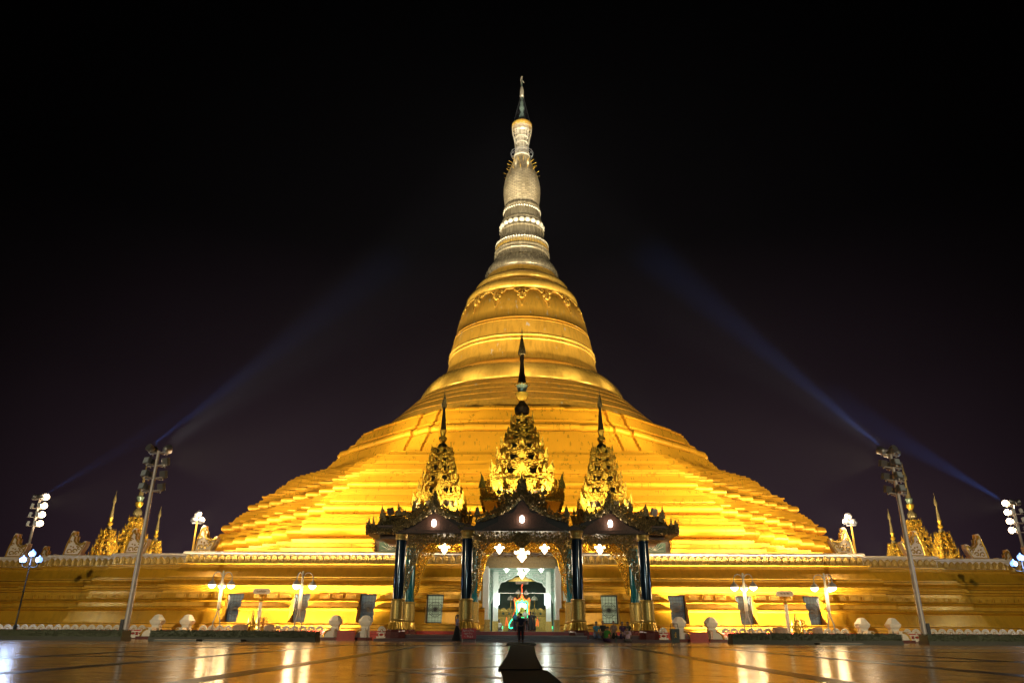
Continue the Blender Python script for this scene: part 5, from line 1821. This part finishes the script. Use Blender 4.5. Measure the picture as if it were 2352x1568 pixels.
def person(X, Y, z, face, label, J, shirt, lower, kind='trousers', hair='short', group=None, extra=None, cat='person'):
    """J: joint dict (x right, y forward, z up) round the person's base"""
    t = thing('person', label, cat, (X, Y, z), group, face, local=True)
    pel, wai, che, nb = J['pel'], J['waist'], J['chest'], J['neck']
    hd = J['head']
    up = (hd - nb).normalized()
    joints, edges, radii = [], [], []

    def add(p, r, parent=None):
        joints.append(Vector(p))
        radii.append(r)
        if parent is not None:
            edges.append((parent, len(joints) - 1))
        return len(joints) - 1
    p0 = add(pel, (.125, .10))
    p1 = add(wai, (.115, .085), p0)
    p2 = add(che, (.135, .095), p1)
    p3 = add(nb, .06, p2)
    p4 = add(nb + up * .07, .05, p3)
    fwd = J.get('look', V3(0, 1, 0))
    p5 = add(nb + up * .13 + fwd * .015, (.064, .07), p4)
    p6 = add(nb + up * .20 + fwd * .01, (.074, .088), p5)
    p7 = add(nb + up * .27, (.058, .07), p6)
    nose = add(nb + up * .175 + fwd * .10, .014, p6)
    side = up.cross(fwd).normalized()
    for s in (-1, 1):
        add(nb + up * .185 + side * .085 * s, .016, p6)
    for s, q in ((-1, 'l'), (1, 'r')):
        sh = add(J['sh' + q], .055, p2)
        el = add(J['el' + q], .042, sh)
        wr = add(J['wr' + q], .030, el)
        d = (J['wr' + q] - J['el' + q]).normalized()
        pa = add(J['wr' + q] + d * .055, (.034, .02), wr)
        cr = d.cross(V3(0, 1, .2)).normalized()
        for k, (o_, L) in enumerate(((-.027, .07), (-.009, .085), (.009, .08), (.027, .06))):
            f1 = add(J['wr' + q] + d * .095 + cr * o_, .0095, pa)
            f2 = add(J['wr' + q] + d * (.095 + L * .6) + cr * o_ + V3(0, .012, 0), .0085, f1)
            add(J['wr' + q] + d * (.095 + L) + cr * o_ + V3(0, .03, 0), .007, f2)
        t1 = add(J['wr' + q] + d * .05 + cr * -.045 * s + V3(0, .02, 0), .011, pa)
        add(J['wr' + q] + d * .085 + cr * -.055 * s + V3(0, .035, 0), .009, t1)
        hp = add(J['hip' + q], .085, p0)
        kn = add(J['kn' + q], .058, hp)
        an = add(J['an' + q], .038, kn)
        add(J['toe' + q], (.038, .025), an)
    skin_mesh('body', joints, edges, radii, M['skin'], t)
    # hair
    hm = MB()
    c = nb + up * .215 - fwd * .018
    q = V3(0, 0, 1).rotation_difference(up)
    pr = [(.0870 * math.sin(a), .088 * math.cos(a)) for a in [2.1 - 2.0999 * k / 7 for k in range(8)]]
    hb = MB().lathe([(max(r, .002), zz_) for r, zz_ in pr], 14, (0, 0, 0))
    hm.add([q @ V3(v[0], v[1] * 1.12 , v[2]) + c for v in hb.v], hb.f)
    if hair == 'long':
        hm.tube([c - fwd * .06, c - fwd * .10 - up * .08, c - fwd * .09 - up * .22, c - fwd * .08 - up * .36], .05, 8, .03)
    elif hair == 'bun':
        hm.ball(c - fwd * .10 + up * .02, .05, 10, 6)
    ho = hm.build('hair', 'hair', t, smooth=80)
    # shirt
    js, es, rs = [], [], []

    def ad(p, r, par=None):
        js.append(Vector(p))
        rs.append(r)
        if par is not None:
            es.append((par, len(js) - 1))
        return len(js) - 1
    a0 = ad(pel + (wai - pel) * .1, (.155, .125))
    a1 = ad(wai, (.145, .11), a0)
    a2 = ad(che, (.165, .12), a1)
    ad(nb + up * .005, .07, a2)
    for q in 'lr':
        s_ = ad(J['sh' + q], .075, a2)
        ad(J['sh' + q] + (J['el' + q] - J['sh' + q]) * J.get('sleeve', .75), .062, s_)
    skin_mesh('shirt', js, es, rs, shirt, t)
    if kind == 'skirt':
        mb = MB()
        path = J['skirt']
        n = 18
        Vv, Ff = [], []
        for (c_, rx, ry) in path:
            for i in range(n):
                a = 2 * PI * i / n
                wv = 1 + .05 * math.sin(a * 5)
                Vv.append((c_[0] + rx * wv * math.cos(a), c_[1] + ry * wv * math.sin(a), c_[2]))
        for k in range(len(path) - 1):
            for i in range(n):
                i2 = (i + 1) % n
                Ff.append((k * n + i, (k + 1) * n + i, (k + 1) * n + i2, k * n + i2))
        Ff.append(tuple(range(n)))
        Ff.append(tuple(reversed(range((len(path) - 1) * n, len(path) * n))))
        mb.add(Vv, Ff)
        mb.build('skirt', lower, t, smooth=60)
    else:
        js, es, rs = [], [], []
        a0 = ad(pel + V3(0, 0, .03), (.145, .12))
        for q in 'lr':
            h = ad(J['hip' + q], .10, a0)
            k_ = ad(J['kn' + q], .078, h)
            ad(J['kn' + q] + (J['an' + q] - J['kn' + q]) * .93, .06, k_)
        skin_mesh('trousers' if kind == 'trousers' else 'longyi', js, es, rs, lower, t)
    if extra:
        extra(t, J)
    return t


def stand(h=1.62, step=0.0, armf=.05, lean=0.0):
    k = h / 1.62
    v = lambda x, y, z: V3(x, y, z) * k
    return dict(pel=v(0, 0, .88), waist=v(0, lean * .3, 1.02), chest=v(0, lean * .7, 1.23), neck=v(0, lean, 1.37), head=v(0, lean * 1.1, 1.62),
                shl=v(-.165, lean * .9, 1.33), shr=v(.165, lean * .9, 1.33), ell=v(-.22, -.02 + lean * .5, 1.07), elr=v(.22, -.02 + lean * .5, 1.07), wrl=v(-.21, armf, .84), wrr=v(.21, armf, .84),
                hipl=v(-.09, 0, .84), hipr=v(.09, 0, .84), knl=v(-.10, .03 + step * .5, .46), knr=v(.10, .03 - step * .3, .46), anl=v(-.10, step - .02, .075), anr=v(.10, -step - .02, .075 + abs(step) * .15), toel=v(-.11, step + .12, .03), toer=v(.11, -step + .12, .03),
                skirt=[(v(0, 0, .98), .15 * k, .12 * k), (v(0, 0, .85), .185 * k, .15 * k), (v(0, 0, .5), .20 * k, .18 * k), (v(0, 0, .12), .24 * k, .24 * k)])


def sit(seat=.25, lean=.08, spread=.12, h=1.0, reach=.25, low=False):
    """sitting on an edge 'seat' above the feet, knees forward"""
    v = lambda x, y, z: V3(x, y, z)
    pz = seat + .10
    kz = max(seat + .12, .42) if not low else seat + .30
    return dict(pel=v(0, 0, pz), waist=v(0, lean * .3, pz + .15), chest=v(0, lean * .8, pz + .36), neck=v(0, lean * 1.2, pz + .51), head=v(0, lean * 1.5, pz + .75),
                shl=v(-.17, lean, pz + .46), shr=v(.17, lean, pz + .46), ell=v(-.23, lean + .12, pz + .22), elr=v(.23, lean + .12, pz + .22), wrl=v(-.10, lean + reach + .08, pz + .12), wrr=v(.10, lean + reach + .08, pz + .12),
                hipl=v(-.09, .03, pz), hipr=v(.09, .03, pz), knl=v(-spread, .40, kz), knr=v(spread, .40, kz), anl=v(-spread * .9, .42 if not low else .24, .07), anr=v(spread * .9, .42 if not low else .24, .07), toel=v(-spread * .9, .56, .03), toer=v(spread * .9, .56, .03),
                skirt=[(v(0, .02, pz + .06), .17, .15), (v(0, .14, pz + .02), .24, .26), (v(0, .24, pz * .6), .26, .26), (v(0, .30, .05), .25, .2)])


dark_check = cloth('check', (.035, .035, .07), .6)
person(-.07, 48.3, UPZ + .018, 0.05, 'man in a dark checked shirt and trousers standing on the carpet, back turned', stand(1.66, .03), dark_check, cloth('navy', (.018, .018, .03)), 'trousers')


def woman_bag(t, J):
    mb = MB()
    mb.lathe([(.05, .52), (.14, .56), (.16, .7), (.12, .84), (.04, .88)], 12, (-.30, .02, 0), sy=.6)
    mb.tube([(-.30, .02, .85), (-.24, .03, 1.1), (-.17, .0, 1.36)], .015, 5)
    mb.build('shoulder_bag', 'black_cloth', t, smooth=60)


Jw = stand(1.58, .10, .10)
Jw['skirt'] = [(V3(0, 0, .96), .13, .11), (V3(0, 0, .83), .17, .15), (V3(0, -.02, .45), .20, .22), (V3(0, -.04, .10), .27, .31)]
person(-4.02, 48.6, UPZ, R_(-75), 'woman in a pale lilac blouse and long black skirt walking past the red notice board', Jw, cloth('lilac', (.42, .36, .62)), M['black_cloth'], 'skirt', 'long', extra=woman_bag)

GZ = .205
grp = 'people sitting on the pavilion steps'
sitters = [
    (4.98, 53.2, 'person in a bright blue shirt at the left end of the sitting group', cloth('blue', (.03, .22, .36)), cloth('denim', (.10, .13, .22)), sit(.22, .10), R_(200), 'short'),
    (5.50, 53.35, 'large person in a dark shirt sitting behind the one in green', cloth('charcoal', (.03, .028, .026)), cloth('dkbrown', (.05, .035, .03)), sit(.26, .03), R_(175), 'short'),
    (6.22, 53.3, 'person wrapped in a pale brown shawl sitting upright in the middle of the group', cloth('shawl', (.30, .20, .16), .3), cloth('olive', (.05, .045, .025)), sit(.26, .0), R_(170), 'bun'),
    (6.78, 53.1, 'person in a dark purple top sitting just right of the middle of the group', cloth('purple', (.06, .02, .07)), cloth('purple2', (.04, .02, .06)), sit(.22, .05), R_(190), 'long'),
    (7.18, 53.2, 'person in a dark green jacket at the right end of the sitting group', cloth('dkgreen', (.018, .035, .025)), cloth('black2', (.015, .015, .018)), sit(.22, .05), R_(160), 'long')]
for X, Yp, lb, sh, lo, J, face, hr in sitters:
    person(X, Yp, GZ, face, lb, J, sh, lo, 'skirt', hr, grp)
Jb = sit(.10, .30, .16, low=True)
person(5.42, 51.4, UPZ, R_(-35), 'person in a bright green top crouching forward with back to the camera', Jb, cloth('green', (.05, .24, .03)), cloth('plum', (.07, .025, .075)), 'skirt', 'bun', grp)
Jp = sit(.08, .10, .14, low=True)
person(6.92, 51.5, UPZ, R_(-5), 'person in a pale pink shirt squatting on the pavement with back to the camera', Jp, cloth('pink', (.62, .42, .52)), cloth('grey', (.16, .15, .15)), 'skirt', 'short', grp)
t = thing('water_bottle', 'clear plastic water bottle standing on the pavement among the seated people', 'bottle', (6.1, 51.2, UPZ))
MB().lathe([(.035, 0 + UPZ), (.037, .2), (.03, .24), (.014, .27), (.014, .30)], 12, (6.1, 51.2, 0)).build('bottle_body', 'window_glass', t, smooth=50)
MB().lathe([(.016, .30), (.016, .325)], 10, (6.1, 51.2, 0)).build('cap', 'white_paint', t)

hx = lambda x: (Zi(x, 1150, 66.0) - Zi(722, 1150, 66.0)).x
g2 = 'worshippers before the throne'
person(hx(785), 65.6, FZ, .1, 'worshipper in a white shirt standing tallest before the throne', stand(1.74, .02), cloth('white', (.62, .60, .56)), cloth('navy', (.018, .018, .03)), 'trousers', 'short', g2)


def backpack(t, J):
    MB().box((0, -.2, 1.12), (.3, .18, .42), 0, .85).build('backpack', cloth('bluebag', (.02, .16, .30)), t)


person(hx(605), 65.3, FZ, -.1, 'worshipper with a blue backpack standing left of the man on the carpet', stand(1.45, .02), cloth('charcoal', (.03, .028, .026)), cloth('navy', (.018, .018, .03)), 'skirt', 'short', g2, backpack)
person(hx(668), 65.9, FZ, 0, 'worshipper dressed in brown standing directly before the throne', stand(1.42, .02), cloth('brown', (.10, .035, .015)), cloth('brown', (.10, .035, .015)), 'skirt', 'bun', g2)
Jr = stand(1.50, .02)
person(hx(868), 65.2, FZ, .1, 'worshipper in a long black robe standing right of the throne', Jr, M['black_cloth'], M['black_cloth'], 'skirt', 'long', g2)
Jr = stand(1.46, .02)
Jr['elr'] = V3(.28, .08, 1.05)
Jr['wrr'] = V3(.42, .2, .92)
person(hx(918), 65.4, FZ, -.3, 'black clothed worshipper reaching an arm out to the right', Jr, M['black_cloth'], M['black_cloth'], 'skirt', 'short', g2)
person(hx(322), 66.4, FZ, R_(180), 'person in a pale shirt sitting on the hall floor at the left donation box', sit(.05, .05, .14, low=True), cloth('white', (.62, .60, .56)), cloth('grey', (.16, .15, .15)), 'skirt', 'short', g2)

# ------------------------------------------------------------------ floodlighting
WARM = (1.0, .80, .44)
for sg in (-1, 1):
    # mast banks
    lamp('SPOT', 'mast_flood', (sg * 26.4, 52.3, 12.3), 80000, WARM, (sg * 1, 80, 15), 58, .8, .4)
    lamp('SPOT', 'mast_flood_high', (sg * 26.4, 52.3, 12.6), 110000, WARM, (0, 97, 37), 32, .8, .4)
    lamp('SPOT', 'mast_flood_spire', (sg * 26.4, 52.3, 12.8), 540000, (1, .94, .82), (0, 100, 67), 22, .9, .4)
    lamp('SPOT', 'outer_mast_flood', (sg * 51.6, 78, 13.0), 60000, WARM, (sg * 14, 92, 18), 60, .8, .4)
    lamp('SPOT', 'corner_flood', (sg * 27.5, 62.8, 9.4), 12000, WARM, (sg * 14, 76, 13), 100, .6, .2)
    lamp('POINT', 'corner_glow', (sg * 27.0, 62.0, 9.6), 500, (1, .75, .45), radius=.3)
    for x in (6, 13, 20):
        lamp('SPOT', 'terrace_flood', (sg * x, 62.9, 6.6), 7500, WARM, (sg * x * .8, 80, 36), 100, 1, .15)
    for x, y in ((31, 65.0), (38, 67.0)):
        lamp('SPOT', 'terrace_flood', (sg * x, y, 6.9), 9000, WARM, (sg * 18, 82, 22), 105, 1, .15)
    for x in (15, 20):
        lamp('SPOT', 'wall_flood', (sg * x, 58.3, .35), 36000, (1, .86, .62), (sg * x, 60.4, 2.2), 135, .8, .12)
    # towers of the entrance pavilion, lit from the roof behind the gables
    lamp('SPOT', 'roof_flood', (sg * 1.7, 52.6, 9.9), 5500, (1, .82, .48), (sg * .2, 55, 12.4), 120, .8, .1)
    for d in (-1, 1):
        lamp('SPOT', 'roof_flood', (sg * 6.25 + d * 1.5, 53.4, 9.0), 2300, (1, .82, .48), (sg * 6.25, 55.6, 11), 120, .8, .1)
    lamp('SPOT', 'side_pavilion_flood', (sg * 43.5, 90, 8.5), 14000, (1, .80, .46), (sg * 52, 97, 11.5), 100, .8, .2)
    lamp('SPOT', 'side_pavilion_flood', (sg * 44, 104, 8.5), 8000, (1, .80, .46), (sg * 52, 104, 11.5), 100, .8, .2)
    for x in (0, 6.25, -6.25):
        lamp('SPOT', 'tower_fill', (sg * 26.4, 52.2, 11.6), 9000, (1, .80, .46), (x, 55.2, 12.4 if x == 0 else 11.2), 11 if x == 0 else 8, .5, .2)  # spots added at the mast heads to brighten the tower tops
    # unseen fill lights added on the camera's side to wash the wall
    lamp('SPOT', 'plaza_fill', (sg * 36, 4, 11), 34000, (1, .86, .55), (sg * 32, 60, 3.5), 72, .9, .3)
for k in range(4):
    a_ = PI / 4 + k * PI / 2
    lamp('POINT', 'spike_lamp_light', (2.1 * math.cos(a_), AX + 2.1 * math.sin(a_), 71.6), 25, (1, .88, .6), radius=.15)
lamp('SPOT', 'plaza_fill', (0, -14, 9), 6500, (.78, 1, .92), (0, 53, 6.5), 28, .8, .3)  # unseen front fill added to raise glints on the dark gables
for k in range(-3, 4):
    a_ = -PI / 2 + k * R_(26)
    ca, sa = math.cos(a_), math.sin(a_)
    lamp('SPOT', 'ledge_flood', (20.6 * ca, AX + 20.6 * sa, 24.75), 17000, (1, .84, .52), (10.5 * ca, AX + 10.5 * sa, 40.5), 42, .8, .12)
# searchlights on the mast tops
BL = (.10, .30, 1.0)
for (px, py, Y0), (qx, qy, Y1), pw in (((350, 1022, 52.6), (830, 655, 125), 2.8e6), ((98, 1140, 77), (520, 890, 170), 4.5e6), ((2026, 1028, 52.6), (1560, 640, 125), 5e6), ((2304, 1150, 77), (1930, 930, 170), 6.5e6)):
    a, b = at(px, py, Y0), at(qx, qy, Y1)
    lamp('SPOT', 'searchlight', a, pw, BL, b, 5.5, 1, .12)
sc.view_settings.view_transform = 'Standard'
sc.view_settings.look = 'None'
sc.view_settings.exposure = 0.3
sc.view_settings.gamma = 1
sc.cycles.use_denoising = True
sc.cycles.denoiser = 'OPENIMAGEDENOISE'
sc.cycles.max_bounces = 6
sc.cycles.volume_bounces = 0
sc.cycles.transparent_max_bounces = 8
sc.cycles.caustics_reflective = False
sc.cycles.caustics_refractive = False
sc.cycles.sample_clamp_indirect = 4
sc.cycles.sample_clamp_direct = 40
